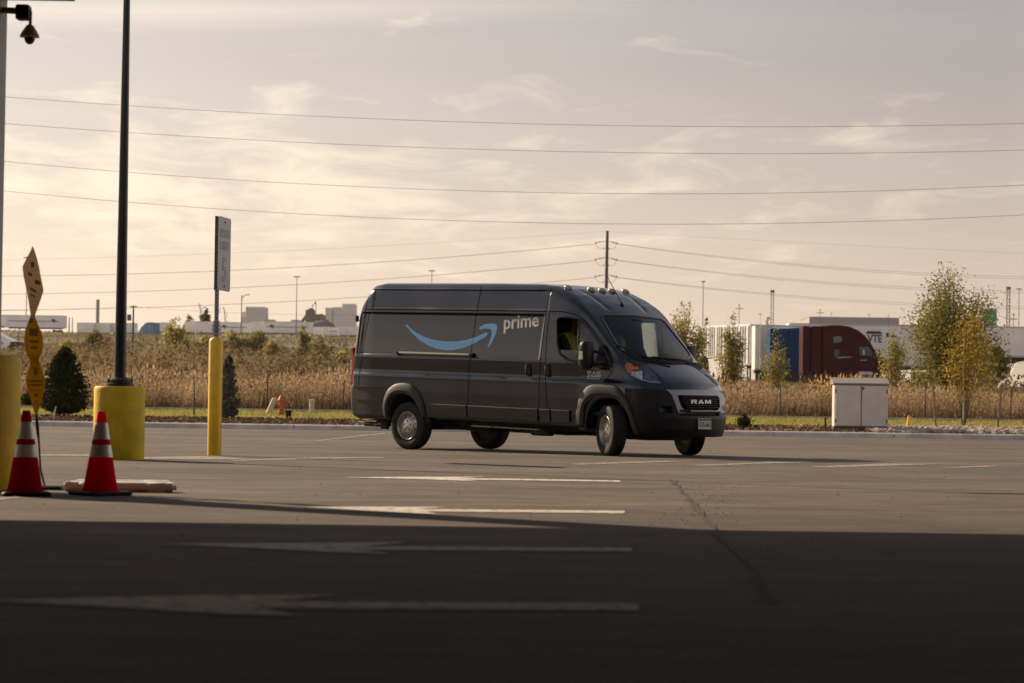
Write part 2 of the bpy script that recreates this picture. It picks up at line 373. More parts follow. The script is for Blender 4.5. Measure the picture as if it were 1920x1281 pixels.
def wid(x, z):
    w = np.interp(z, WZ[:, 0], WZ[:, 1])
    # recessed cargo side panels
    for xa, xb in ((-5.18, -1.30),):
        sx = x + (z - 1.7) * -.12
        m = sst(xa, xa + .03, sx) * (1 - sst(xb - .03, xb, sx)) * sst(1.365, 1.39, z) * (1 - sst(2.015, 2.035, z)); w = w - .016 * m
    # upper side panels, shallow
    m = sst(-4.98, -4.95, x) * (1 - sst(-1.24, -1.21, x)) * sst(2.10, 2.12, z) * (1 - sst(2.375, 2.395, z)); w = w - .010 * m
    # front fender fades the crease, cab tapers forward
    f = sst(-.9, .5, x); w = w + f * (np.interp(z, [.3, .6, 1.0, 1.3, 1.45, 2.0, 2.4], [-.01, -.02, -.045, -.10, -.135, -.16, -.16]))
    g = sst(.45, 1.0, x); w = w - .16 * g * g
    w = w - .035 * sst(-4.9, -5.5, x) * 1.0
    # fender bulge over the front wheel
    return w
def arch(x, z, cx, cz, a, b, p=2.3): return ((np.abs((x - cx) / a) ** p + np.abs((z - cz) / b) ** p) ** (1 / p) - 1) * min(a, b)
ARCH = ((.02, .37, .455, .475), (-4.14, .35, .40, .425))
def f_body(x, y, z):
    ay = np.abs(y)
    q = sst(-1.0, .2, x); low = 1 - sst(1.0, 1.5, z)
    b = q * (.13 * (ay / .8) ** 2 + low * .10 * (ay / .95) ** 4) + (1 - sst(-5.0, -4.2, x)) * -.035 * (ay / .9) ** 3
    zs = z + .03 * (ay / .86) ** 2 * sst(1.9, 2.4, z)
    dp = prof_d(x + b, zs + 0 * x); ds = ay - wid(x, z)
    r = .13 * sst(2.1, 2.4, z) + .06 + .07 * sst(.2, .7, x)
    d = smax(dp, ds, r)
    for cx, cz, a_, b_ in ARCH: d = np.maximum(d, -np.maximum(arch(x, z, cx, cz, a_, b_), .52 - ay))
    # number-plate shelf, lower intake and corner pockets in the bumper
    d = np.maximum(d, -np.maximum(np.maximum(np.abs(ay - .0) - .47, np.abs(z - .655) - .028), .86 - x))
    d = np.maximum(d, -np.maximum(np.maximum(np.abs(ay - .665) - .10, np.abs(z - .70) - .045), .78 - x))
    # hood recess lines and roof brow channels
    d = d + .010 * np.exp(-((ay - .42 - (x + .4) * -.12) / .05) ** 2) * sst(-1.1, -.9, x) * (1 - sst(-.55, -.42, x)) * sst(2.0, 2.1, z)
    d = d + .008 * np.exp(-((ay - .60) / .03) ** 2) * sst(.33, .42, x) * sst(.98, 1.05, z)
    return d
def inpoly(P, u, v):
    ins = np.zeros(len(u), bool); n = len(P)
    for i in range(n):
        a, b = P[i], P[(i + 1) % n]
        if a[1] == b[1]: continue
        ins ^= ((a[1] > v) != (b[1] > v)) & (u < (b[0] - a[0]) * (v - a[1]) / (b[1] - a[1]) + a[0])
    return ins
_cv, _sv = cos(VHD), sin(VHD)
def to_body(p):            # world point -> un-raked body coordinates
    x, y = p[0] - VX0, p[1] - VY0; a = x * _cv + y * _sv; b = -x * _sv + y * _cv; return Vector((a, b, p[2] + a * RHO))
def rake(V):
    if isinstance(V, np.ndarray): V = V.copy(); V[:, 2] -= V[:, 0] * RHO; return V
    return [(v[0], v[1], v[2] - v[0] * RHO) for v in V]
PAINT = mat('van_paint', (.012, .016, .026), rough=.22, metal=.5, coat=.9, spec=.5, var=.10, vscale=1.2, bump=.015, bscale=3)
SEAM = mat('seam_shadow', (.004, .004, .004), rough=1, spec=0)
PLAST = mat('grey_trim_plastic', (.022, .021, .021), rough=.52, spec=.45, var=.2, vscale=6, bump=.05, bscale=120)
BLACK = mat('black_plastic', (.006, .006, .0065), rough=.5, spec=.25)
FRIT = mat('black_gloss', (.006, .006, .007), rough=.2)
RUBBER = mat('tyre_rubber', (.016, .015, .014), rough=.75, spec=.3, var=.3, vscale=9, bump=.2, bscale=60)
STEEL = mat('wheel_silver', (.42, .40, .37), rough=.42, metal=.75, var=.2, vscale=14)
CHROME = mat('bright_metal', (.75, .75, .74), rough=.15, metal=1)
SILVER = mat('silver_grey_trim', (.28, .28, .33), rough=.45, metal=.25)
UNDER = mat('underbody', (.02, .018, .016), rough=.8, var=.5, vscale=8)
CABIN = mat('cabin_trim', (.022, .022, .024), rough=.7)
GLASS = glassmat('tinted_glass', (.60, .66, .62), .07)
GLASSW = glassmat('windscreen_glass', (.52, .57, .55), .07)
def build_van():
    van = thing('delivery_van', 'dark grey high-roof delivery van with a blue smile arrow, in the middle of the lot', 'van', (VX0, VY0, 0), VHD)
    P, F = surface_nets(f_body, (-5.62, -1.10, .2), (1.10, 1.10, 2.62), .0195)
    tb = BVHTree.FromPolygons([tuple(p) for p in P], [tuple(f) for f in F])
    cp = to_body(CP)
    def V(px, py, off=0.0):
        w = CP + rayd(px, py); d = (to_body(w) - cp).normalized(); h = tb.ray_cast(cp, d)
        return (h[0] + h[1] * off) if h[0] is not None else None
    def Yd(x, z, off=0.0, side=-1):
        h = tb.ray_cast(Vector((x, side * 2, z)), Vector((0, -side, 0)), 1.6)
        if h[0] is None: return Vector((x, side * (.9 + off), z))
        return h[0] + h[1] * off if abs(h[1].y) > .3 else h[0] + Vector((0, side * off, 0))
    def Fd(y, z, off=0.0):
        h = tb.ray_cast(Vector((3, y, z)), Vector((-1, 0, 0))); return h[0] + h[1] * off if h[0] is not None else None
    def fin(mb, name, m, parent=van, mirror=False, smooth=True, label=None):
        mb.V = rake(mb.V)
        if mirror: mb.V = [(v[0], -v[1], v[2]) for v in mb.V]; mb.F = [f[::-1] for f in mb.F]
        return mb.build(name, m, parent, smooth, label)
    def drape(poly, fn, off, step, thick=0.0, mb=None):
        """n-gon in 2D, cut into a grid and laid on the body by fn(u,v,off)"""
        bm = bmesh.new(); vs = [bm.verts.new((u, v, 0)) for u, v in poly]; bm.faces.new(vs)
        us = [p[0] for p in poly]; ws = [p[1] for p in poly]
        for a, lo, hi in ((0, min(us), max(us)), (1, min(ws), max(ws))):
            k = int((hi - lo) / step) + 1
            for i in range(1, k):
                c = lo + (hi - lo) * i / k; co_ = (c, 0, 0) if a == 0 else (0, c, 0); no = (1, 0, 0) if a == 0 else (0, 1, 0)
                bmesh.ops.bisect_plane(bm, geom=bm.verts[:] + bm.edges[:] + bm.faces[:], plane_co=co_, plane_no=no, dist=1e-6)
        bm.verts.index_update(); n = len(bm.verts); top = []; bot = []
        for v in bm.verts:
            q = fn(v.co.x, v.co.y, off); top.append(q)
            bot.append(fn(v.co.x, v.co.y, off - thick) if thick else None)
        mb = mb or MB(); F = [tuple(v.index for v in f.verts) for f in bm.faces]; F = [f for f in F if all(top[i] is not None for i in f)]
        ok = [t if t is not None else Vector((0, 0, 1)) for t in top]
        if thick:
            okb = [t if t is not None else Vector((0, 0, 1)) for t in bot]; VV = ok + okb
            W = [(e.verts[0].index, e.verts[1].index) for e in bm.edges if len(e.link_faces) == 1 and top[e.verts[0].index] is not None and top[e.verts[1].index] is not None and bot[e.verts[0].index] is not None and bot[e.verts[1].index] is not None]
            mb.add(VV, F + [(a, b, b + n, a + n) for a, b in W])
        else: mb.add(ok, F)
        bm.free(); return mb
    def dense(P_, st): 
        out = []
        for (a, b), (c, d) in zip(P_, P_[1:]):
            k = max(1, int(math.hypot(c - a, d - b) / st)); out += [(a + (c - a) * i / k, b + (d - b) * i / k) for i in range(k)]
        return out + [P_[-1]]
    def vtube(P_, r, fn=V, st=4, off=.001, mb=None):
        q = [fn(a, b, off) for a, b in dense(P_, st)]; q = [a for a in q if a is not None]; mb = mb or MB()
        run = [q[0]]
        for a in q[1:]:
            if (a - run[-1]).length > .25:
                if len(run) > 1: mb.tube(run, r, 6)
                run = []
            run.append(a)
        if len(run) > 1: mb.tube(run, r, 6)
        return mb
    # ---------------------------------------------------- shell, cut into panels and glass
    C = P[F].mean(1); e1 = P[F[:, 1]] - P[F[:, 0]]; e2 = P[F[:, 2]] - P[F[:, 0]]; NN = np.cross(e1, e2); NN /= np.linalg.norm(NN, axis=1)[:, None] + 1e-12
    if (NN[:, 2][C[:, 2] > 2.45]).mean() < 0: F = F[:, ::-1]; NN = -NN
    DOOR = [(-1.035,1.95),(-1.015,1.985),(-.98,2.00),(-.80,2.00),(-.62,1.975),(-.52,1.93),(-.38,1.80),(-.23,1.63),(-.12,1.50),(-.03,1.38),(.0,1.30),(-.22,1.285),(-.56,1.33),(-.78,1.38),(-.93,1.46),(-1.0,1.60)]
    side = inpoly(DOOR, C[:, 0], C[:, 2]) & (np.abs(C[:, 1]) > .55) & (np.abs(NN[:, 1]) > .35)
    WS = [(-.1,1.435),(.55,1.445),(.74,1.50),(.805,1.58),(.79,1.72),(.735,2.0),(.70,2.035),(-.1,2.065)]
    ws = inpoly(WS, np.abs(C[:, 1]), C[:, 2]) & (C[:, 0] > -.8) & (NN[:, 0] > .30)
    bump = (C[:, 0] > .30) & (C[:, 2] < .995) & ~ws | (C[:, 2] < .42) & (C[:, 0] > .3)
    rear = (C[:, 0] < -4.15) & (C[:, 2] < .87)
    def sub(mask, name, m, parent=van):
        f = F[mask]; u, inv = np.unique(f, return_inverse=True); o = link_mesh(name, rake(P[u]), inv.reshape(-1, 4), m, parent, smooth=True); return o
    sub(~(side | ws | bump | rear), 'body', PAINT); sub(bump, 'front_bumper', BLACK); sub(rear, 'rear_bumper', PLAST)
    sub(ws, 'windshield', GLASSW)
    for s in (-1, 1):
        a = side & (C[:, 1] * s > 0)
        if s < 0: m1 = a & ((C[:, 0] > -.60) | (C[:, 2] < 1.525))
        else: m1 = a
        sub(m1, 'door_window', GLASS)
        mir = s > 0
        fy = (lambda x, z, off: Yd(x, z, off))
        fin(vtube(DOOR + DOOR[:1], .020, fy, .03, 0.0), 'window_seal', FRIT, mirror=mir)
        fin(vtube([(-.605, 1.99), (-.60, 1.7), (-.59, 1.32)], .016, fy, .05, .0), 'window_divider', PLAST, mirror=mir)
        # black sail behind the mirror
        fin(drape([(-.22,1.60),(-.16,1.55),(.02,1.285),(-.24,1.275),(-.26,1.40)], fy, .012, .05, .02), 'mirror_sail', BLACK, mirror=mir)
    g = [(y, z) for y, z in ((-.78,1.52),(-.79,1.60),(-.775,1.72),(-.73,1.98),(-.68,2.03),(0,2.055),(.68,2.03),(.73,1.98),(.775,1.72),(.79,1.60),(.78,1.52),(.72,1.475),(.55,1.44),(0,1.43),(-.55,1.44),(-.72,1.475),(-.78,1.52))]
    fin(vtube(g, .024, Fd, .05, -.008), 'windshield_seal', FRIT)
    fin(drape([(-.70,1.415),(-.60,1.375),(0,1.352),(.60,1.375),(.70,1.415),(.76,1.47),(.79,1.55),(.70,1.487),(.55,1.455),(0,1.445),(-.55,1.455),(-.70,1.487),(-.79,1.55),(-.76,1.47)], Fd, .008, .06), 'cowl', BLACK)
    # wipers
    for pts in ([(1155,649),(1186,662),(1217,675)], [(1221,671.5),(1250,673.5),(1275,676),(1304,685.5)]):
        mb = vtube(pts, .011, V, 5, .025); e = pts[-1]
        w = fin(mb, 'wiper', BLACK)
    mb = vtube([(1214,674),(1238,680),(1258,684.5)], .012, V, 5, .03); fin(mb, 'wiper_arm', BLACK)
    # ---------------------------------------------------- seams
    gaps = [[(903,537),(899,558),(893,590),(886,640),(880,690),(878,730),(878,783)],
            [(1035,538),(1029,560),(1023,590),(1015,660),(1011,714),(1010,790)],
            [(1031,584),(1026,620),(1022,690),(1023,720),(1027,767),(1036,792)],
            [(1031,584),(1055,584.5),(1078,589),(1096,600),(1115,622),(1138,655),(1150,690),(1146,700),(1134,716)],
            [(693,586),(683,640),(674,700),(672,722)], [(697,536),(691,556),(686,580),(684,588)],
            [(686,580),(780,581),(890,582.3),(1000,583.5),(1024,584)],
            [(1166,663),(1174,672),(1187,678.5),(1215,691),(1232,703),(1243,719),(1247,728)]]
    mb = MB()
    for gp in gaps: vtube(gp, .0085, V, 4, -.0045, mb)
    fin(mb, 'panel_gaps', SEAM)
    mb = MB(); fl = lambda x, z, o: Yd(x, z, o)
    vtube([(-5.02,2.398),(-1.22,2.398)], .010, fl, .1, -.002, mb)
    vtube([(-5.27,1.38),(-5.215,2.0),(-5.19,2.028),(-1.31,2.028)], .013, fl, .08, -.002, mb)
    fin(mb, 'panel_groove', SEAM)
    mb = MB()
    for s in (1, -1): vtube([(-4.95,1.372),(-2.9,1.372),(-1.36,1.372)], .003, fl, .1, .001, mb)
    vtube([(.42 - .0, 0)], .004, lambda u, v, o: None, 1, 0, mb) if False else None
    # ---------------------------------------------------- arches
    FO = [(-.61,.36),(-.61,.51),(-.55,.77),(-.46,.92),(-.37,1.0),(-.26,1.03),(-.04,1.035),(.13,1.02),(.25,.94),(.37,.80),(.48,.59),(.55,.34)]
    FI = [(-.45,.36),(-.455,.52),(-.43,.68),(-.37,.77),(-.29,.82),(-.20,.845),(-.02,.85),(.15,.83),(.28,.745),(.39,.60),(.46,.45),(.485,.34)]
    RO = [(-4.61,.35),(-4.64,.51),(-4.61,.66),(-4.53,.80),(-4.43,.88),(-4.31,.925),(-4.15,.94),(-4.0,.92),(-3.88,.85),(-3.78,.74),(-3.72,.58),(-3.67,.35)]
    RI = [(-4.51,.35),(-4.53,.51),(-4.50,.62),(-4.44,.70),(-4.36,.745),(-4.25,.768),(-4.13,.77),(-4.02,.745),(-3.93,.69),(-3.85,.60),(-3.78,.48),(-3.745,.35)]
    def smoothp(A):
        out = []
        for i in range(len(A) - 1):
            p0 = A[max(i - 1, 0)]; p1 = A[i]; p2 = A[i + 1]; p3 = A[min(i + 2, len(A) - 1)]
            for k in range(4):
                t = k / 4; out.append(tuple(.5 * (2 * p1[j] + (p2[j] - p0[j]) * t + (2 * p0[j] - 5 * p1[j] + 4 * p2[j] - p3[j]) * t * t + (3 * p1[j] - p0[j] - 3 * p2[j] + p3[j]) * t ** 3) for j in (0, 1)))
        return out + [A[-1]]
    for O, I in ((FO, FI), (RO, RI)):
        O, I = smoothp(O), smoothp(I); n = len(O)
        prof = ((0, .001), (.05, .022), (.22, .038), (.72, .046), (.80, .034), (1.0, .030), (1.02, -.07))
        for mir in (False, True):
            mb = MB(); VV = []
            base = [Yd(*o) for o in O]
            for t, off in prof:
                for i in range(n):
                    x = O[i][0] + (I[i][0] - O[i][0]) * t; z = O[i][1] + (I[i][1] - O[i][1]) * t
                    VV.append(Vector((x, base[i].y - off, z)))
            Fc = [(r * n + i, r * n + i + 1, (r + 1) * n + i + 1, (r + 1) * n + i) for r in range(len(prof) - 1) for i in range(n - 1)]
            mb.add(VV, Fc); fin(mb, 'wheel_arch', PLAST, mirror=mir)
    # ---------------------------------------------------- side mouldings
    for mir in (False, True):
        for x0, x1 in ((-3.56,-2.80),(-2.775,-1.345),(-1.305,-1.095),(-1.07,-.715)):
            fin(drape([(x0+.015,.46),(x1,.46),(x1,.625),(x0,.625)], fl, .032, .12, .034), 'side_moulding', PLAST, mirror=mir)
            fin(vtube([(x0 + .005, .626), (x1 - .005, .626)], .0085, fl, .1, .027), 'moulding_highlight', mat('painted_highlight', (.16, .15, .14), rough=.28, metal=.6), mirror=mir)  # lighter strip along the top edge, a sky highlight put into the colour
        fin(drape([(-5.33,.845),(-4.66,.845),(-4.66,.865),(-5.33,.868)], fl, .014, .1, .014), 'bumper_edge', PLAST, mirror=mir)
        fin(drape([(-5.30,.640),(-4.70,.640),(-4.70,.655),(-5.30,.655)], fl, .010, .1, .01), 'bumper_ridge', PLAST, mirror=mir)
    mb = drape([(-4.30,1.383),(-2.80,1.383),(-2.77,1.395),(-2.77,1.42),(-4.30,1.425)], fl, .034, .1, .03)
    rail = fin(mb, 'sliding_door_rail', mat('rail_aluminium', (.62, .58, .50), rough=.35, metal=.6))
    for a_, d_ in ((-4.32, .05), (-2.73, .09)): mb = MB(); mb.box(Yd(a_, 1.403, .02), (d_, .05, .055), bev=.01); fin(mb, 'rail_stop', BLACK)
    # ---------------------------------------------------- lettering
    k = 3.37; T = lambda A: [(640 + a / k, 500 + b / k) for a, b in A]
    smile = T([(408,368),(418,368),(436,388),(470,416),(520,443),(580,462),(650,473),(720,474),(790,464),(850,446),(895,424),(915,415),(925,420),(927,431),(905,448),(850,480),(800,503),(750,520),(700,528),(650,527),(600,518),(550,498),(500,468),(460,432),(425,393),(407,374)])
    tip = T([(873,390),(880,379),(905,367),(935,361),(965,361),(982,368),(986,385),(980,420),(968,450),(950,485),(936,508),(927,511),(924,503),(936,478),(946,448),(951,420),(949,402),(938,394),(910,392),(885,398),(874,397)])
    BLUE = mat('sky_blue_vinyl', (.15, .40, .72), rough=.45)
    mb = drape(smile, V, .003, 4); drape(tip, V, .003, 4, 0, mb); fin(mb, 'smile_arrow', BLUE)
    def word(txt, p0, p1, p2, bold, name, m, off=.004, mb=None, dn=2.0):
        """p0 lower left, p1 lower right, p2 upper left in photo pixels"""
        U, Fx = text_mesh(txt, bold); mb = mb or MB(); VV = []
        for u, v in U:
            q = V(p0[0] + (p1[0] - p0[0]) * u + (p2[0] - p0[0]) * v, p0[1] + (p1[1] - p0[1]) * u + (p2[1] - p0[1]) * v, off); VV.append(q if q is not None else Vector((0, -1, 1)))
        mb.add(VV, Fx)
        return fin(mb, name, m) if name else mb
    WHITE = mat('white_lettering', (.72, .66, .60), rough=.5); 
    word('prime', (944.5,626), (1010,620.5), (945.5,593.5), .018, 'prime_lettering', WHITE)
    BLK = {'R': [[(0,0),(.24,0),(.24,1),(0,1)],[(.24,.76),(.80,.76),(.93,.90),(.85,1),(.24,1)],[(.72,.42),(.93,.46),(.98,.62),(.93,.90),(.72,.78)],[(.24,.36),(.72,.36),(.86,.42),(.72,.58),(.24,.58)],[(.48,.36),(.74,0),(1.02,0),(.74,.38)]],
           'A': [[(0,0),(.25,0),(.58,1),(.36,1)],[(.75,0),(1,0),(.64,1),(.42,1)],[(.22,.20),(.78,.20),(.72,.40),(.28,.40)]],
           'M': [[(0,0),(.20,0),(.20,1),(0,1)],[(.80,0),(1,0),(1,1),(.80,1)],[(.20,1),(.20,.62),(.42,.12),(.58,.12),(.50,.42),(.28,1)],[(.80,1),(.80,.62),(.58,.12),(.42,.12),(.50,.42),(.72,1)]]}
    def block(txt, p0, p1, p2, off, mb, fl_=V):
        n_ = len(txt)
        for i, ch in enumerate(txt):
            for j, pg in enumerate(BLK[ch]):
                q = []
                for u, v in pg:
                    U_ = (i + u * .84 + .04) / n_; q.append(fl_(p0[0] + (p1[0] - p0[0]) * U_ + (p2[0] - p0[0]) * v, p0[1] + (p1[1] - p0[1]) * U_ + (p2[1] - p0[1]) * v, off + j * .0006))
                mb.add(q, [tuple(range(len(q)))])
        return mb
    mb = block('RAM', (1101.5,700.8), (1127,702), (1101.5,696), .004, MB()); word('3500', (1101,706.8), (1126.5,707.8), (1101,702), .02, None, None, mb=mb); word('PROMASTER', (1101.5,710.8), (1124.5,711.8), (1101.5,708.6), .01, None, None, mb=mb)
    fin(mb, 'door_badge', mat('badge_white', (.75, .72, .70), rough=.3))
    word('USDOT', (1323.5,725.8), (1339.5,726.2), (1323.3,719.8), .03, 'hood_sticker', mat('sticker_grey', (.35, .37, .42), rough=.4)) if False else None
    mb = MB()
    for i in range(9):
        for j in range(2):
            a, b = 1323.8 + i * 1.8, 719.8 + j * 3.3; drape([(a, b), (a + 1.3, b), (a + 1.3, b + 2.5), (a, b + 2.5)], V, .004, 5, 0, mb)
    fin(mb, 'hood_sticker', mat('sticker_grey', (.35, .37, .42), rough=.4))
    # ---------------------------------------------------- nose
    fr = [(1248,731.3),(1300,731.8),(1343,732.3),(1350,735.5),(1355,741),(1357.5,750),(1357.8,775.3),(1315,775),(1272,774.2),(1268.5,766),(1265.6,757),(1259.5,742),(1254,735.5)]
    inn = [(1269.5,741.5),(1343,742.5),(1347,747),(1347.8,764),(1343,769.8),(1283,768.6),(1277.5,764.5),(1273,754)]
    gf = fin(drape(fr, V, .014, 4, .02), 'grille_frame', SILVER); gi = fin(drape(inn, V, .018, 4), 'grille', SEAM)
    mb = MB(); rnd = random.Random(4)
    for r in range(6):
        y0 = 744.6 + r * 4.0
        for i in range(14):
            x0 = 1274 + i * 5.4 + (r % 2) * 2.7
            if x0 + 3 > 1345 or x0 < 1272 + (y0 - 742) * .42 + 1: continue
            drape([(x0, y0), (x0 + 3.6, y0 + .1), (x0 + 2.8, y0 + 1.0), (x0 + .8, y0 + .9)], V, .021, 9, 0, mb)
    fin(mb, 'grille_slots', mat('grille_bar', (.022, .022, .024), rough=.4))
    fin(block('RAM', (1293.4,757.6), (1332,757.9), (1293.4,750.4), .024, MB()), 'grille_lettering', mat('satin_silver', (.60, .60, .62), rough=.35, metal=.3))
    pl = fin(drape([(1307.6,784.6),(1331.2,785.2),(1331.4,804.6),(1307.8,804.2)], V, .022, 6, .012), 'number_plate', mat('plate_white', (.66, .66, .63), rough=.4))
    PD = mat('plate_dark', (.03, .05, .04), rough=.5)
    mb = word('CFS-665', (1309.3,799.6), (1329.6,800), (1309.3,791), .012, None, None, .025); pt = [(1308,785.6),(1330.8,786)]
    zz = [(1308.2,785.2),(1330.8,785.8),(1330.8,788),(1329,789.5),(1327.5,787.6),(1325.5,789.6),(1323.5,787.4),(1321,789.8),(1319,787.6),(1316.5,789.4),(1314.5,787.2),(1312,789.6),(1310,787.8),(1308.2,789.3)]
    drape(zz, V, .025, 8, 0, mb); fin(mb, 'plate_number', PD, pl) 
    # headlights (near side traced on the body, far side mirrored)
    k2 = 6.404; H = lambda A: [(1150 + a / k2, 660 + b / k2) for a, b in A]
    lens = H([(132,160),(160,112),(210,118),(250,135),(350,165),(440,195),(480,215),(520,280),(560,345),(575,382),(540,386),(440,378),(340,350),(260,315),(200,275),(150,215)])
    amb = H([(138,165),(165,135),(230,140),(300,175),(298,212),(218,224),(202,245),(202,272),(160,222)])
    low = H([(212,240),(345,235),(350,330),(330,342),(262,310),(225,275)]); hi_ = H([(358,245),(460,245),(500,330),(540,372),(440,368),(362,340)])
    rim = H([(210,278),(262,314),(340,348),(440,374),(560,384),(560,374),(445,362),(345,335),(268,302),(222,268)])
    for mir in (False, True):
        hl_ = fin(drape(lens, V, .004, 3), 'headlight', mat('headlight_housing', (.05, .055, .065), rough=.2, metal=.5), mirror=mir)
        fin(drape(amb, V, .009, 3, .004), 'turn_signal', mat('amber_lens', (.55, .11, .03), rough=.25, var=.5, vscale=50, coat=.5), hl_, mirror=mir)
        mb = drape(low, V, .009, 3); fin(mb, 'reflector', mat('lamp_chrome', (.72, .70, .66), rough=.22, metal=.9, var=.5, vscale=25), hl_, mirror=mir)
        mb = drape(hi_, V, .009, 3); fin(mb, 'high_beam', mat('lamp_dark', (.14, .15, .17), rough=.2, metal=.8, var=.6, vscale=18), hl_, mirror=mir)
        fin(drape(rim, V, .012, 3), 'light_strip', mat('lamp_strip', (.35, .38, .42), rough=.2, metal=.5), hl_, mirror=mir)
    # roof marker lamps, antenna
    for y in (-.66, -.24, 0, .24, .66):
        x = -.98 - .10 * (y / .66) ** 2; h = tb.ray_cast(Vector((x, y, 4)), Vector((0, 0, -1)))[0]
        mb = MB(); mb.sphere((0, 0, 0), 1, 12, 8); mb.V = [(h.x + v[0] * .075 + .0, h.y + v[1] * .055, h.z + .012 + v[2] * .036 - v[0] * .02) for v in mb.V]
        fin(mb, 'marker_lamp', mat('cream_lens', (.38, .31, .21), rough=.25, metal=.3))
    a = V(1168, 574); mb = MB(); mb.cyl(a, a + Vector((-.03, 0, .05)), .022, .012); b = a + Vector((-.30, -.0, .42)); mb.cyl(a, b, .007, .005, 6); mb.cyl(b, b + Vector((-.01, 0, .015)), .011, .011, 6); fin(mb, 'antenna', BLACK)
    # tail lamps, rear door hinge
    for s in (-1, 1):
        mb = MB(); mb.prism([(-5.445,.875),(-5.355,.875),(-5.345,1.10),(-5.36,1.33),(-5.41,1.47),(-5.425,1.44),(-5.44,1.15)], .78, .958, bev=.025)
        mb.V = [(v[0], v[1] * s, v[2]) for v in mb.V]; tl = fin(mb, 'tail_lamp', mat('red_lens', (.52, .02, .012), rough=.25, coat=.6))
        mb = MB(); mb.prism([(-5.452,1.02),(-5.405,1.02),(-5.40,1.10),(-5.41,1.27),(-5.437,1.27)], .82, .963, bev=.01); mb.V = [(v[0], v[1] * s, v[2]) for v in mb.V]
        fin(mb, 'reversing_lens', mat('white_lens', (.65, .6, .56), rough=.2), tl)
        mb = MB(); mb.box((-5.33, s * .93, 1.93), (.05, .05, .10), bev=.01); mb.box((-5.44, s * .975, 1.32), (.03, .02, .05), bev=.005) if False else None; fin(mb, 'rear_door_hinge', BLACK)
    # handles
    for x in (-1.545, -1.155):
        c = Yd(x, 1.215, .0); mb = MB(); mb.box((c.x, c.y - .004, c.z), (.085, .03, .20), bev=.012); h_ = fin(mb, 'door_handle', BLACK)
        mb = MB(); mb.tube([(c.x - .01, c.y - .02, c.z - .075), (c.x - .012, c.y - .05, c.z - .05), (c.x - .012, c.y - .055, c.z), (c.x - .012, c.y - .05, c.z + .055), (c.x - .008, c.y - .02, c.z + .08)], .013, 8); fin(mb, 'grip', mat('handle_gloss', (.012, .012, .013), rough=.18, coat=.8), h_)
    # mirrors
    for mir in (False, True):
        c = Vector((-.25, -1.19, 1.45)); mb = MB()
        rings = []
        for z, sx, sy in ((-.205,.035,.05),(-.19,.060,.085),(-.12,.072,.105),(.0,.075,.11),(.12,.072,.108),(.17,.062,.098),(.195,.040,.07)):
            rings.append([(c.x + sx * (abs(cos(a)) ** .55) * (1 if cos(a) > 0 else -1), c.y + sy * (abs(sin(a)) ** .55) * (1 if sin(a) > 0 else -1), c.z + z) for a in [2 * pi * i / 20 + .01 for i in range(20)]])
        VV = sum(rings, []); FF = [tuple(range(19, -1, -1)), tuple(range(120, 140))] + [(r * 20 + i, r * 20 + (i + 1) % 20, (r + 1) * 20 + (i + 1) % 20, (r + 1) * 20 + i) for r in range(6) for i in range(20)]
        mb.add(VV, FF); mr = fin(mb, 'side_mirror', BLACK, mirror=mir)
        mb = MB(); mb.box((c.x - .074, c.y, c.z), (.008, .17, .30), bev=.003); fin(mb, 'mirror_glass', CHROME, mr, mirror=mir)
        mb = MB(); mb.box((c.x - .01, c.y - .104, c.z - .01), (.075, .022, .13), bev=.009); fin(mb, 'mirror_signal', mat('signal_clear', (.62, .55, .42), rough=.2, metal=.3), mr, mirror=mir)
        mb = MB(); mb.tube([(c.x + .02, c.y + .06, c.z + .07), (c.x + .06, c.y + .16, c.z + .05), (-.12, -.93, c.z + .03)], .026); mb.tube([(c.x + .02, c.y + .06, c.z - .13), (c.x + .07, c.y + .16, c.z - .12), (-.08, -.95, c.z - .10)], .032); fin(mb, 'mirror_arm', BLACK, mr, mirror=mir)
    # ---------------------------------------------------- underside
    mb = MB()
    for s in (-1, 1):
        mb.box((-2.9, s * .48, .36), (4.9, .08, .10))
    mb.box((-.1, 0, .33), (1.0, 1.1, .18), bev=.05); mb.box((-2.1, .1, .30), (1.2, .5, .14), bev=.03); mb.box((-4.14, 0, .36 - .1), (.09, 1.5, .10)); mb.box((-5.2, 0, .30), (.2, 1.0, .08))
    mb.tube([(-3.7, -.7, .34), (-3.4, -.5, .30), (-3.2, -.62, .33), (-2.95, -.5, .28), (-2.7, -.55, .30)], .018, 6); mb.tube([(-3.75, -.55, .27), (-3.3, -.45, .26), (-2.8, -.45, .24)], .03, 6); mb.tube([(-5.2, .4, .28), (-3.0, .35, .27), (-1.0, .3, .27)], .04, 8)
    mb.lathe([(.18, -.07), (.33, -.07), (.36, 0), (.33, .07), (.18, .07)], (-3.25, .15, .30), 20)
    mb.box((-1.45, -.78, .275), (.35, .24, .09), bev=.03); mb.box((-2.0, -.6, .28), (.5, .2, .05), bev=.02)
    fin(mb, 'underbody', UNDER)
    mb = MB(); mb.box((-2.06, -.90, .322), (1.42, .13, .028), bev=.008); mb.box((-2.75, -.88, .33), (.03, .16, .05), bev=.01); fin(mb, 'side_step', mat('scuffed_metal', (.22, .20, .18), rough=.45, metal=.7, var=.8, vscale=30, bump=.3))
    mb = MB(); mb.box((-5.10, 0, .245), (.9, .07, .07)); mb.box((-5.5, 0, .22), (.3, .9, .03), bev=.01); mb.box((-5.05, -.55, .25), (.14, .06, .14)); mb.box((-5.0, 0, .27), (.08, 1.2, .07)); fin(mb, 'tow_hitch', UNDER)
    mb = MB(); mb.box((-5.62, -.28, .265), (.22, .5, .035), bev=.01); fin(mb, 'rear_step', mat('scuffed_metal', (0, 0, 0)))
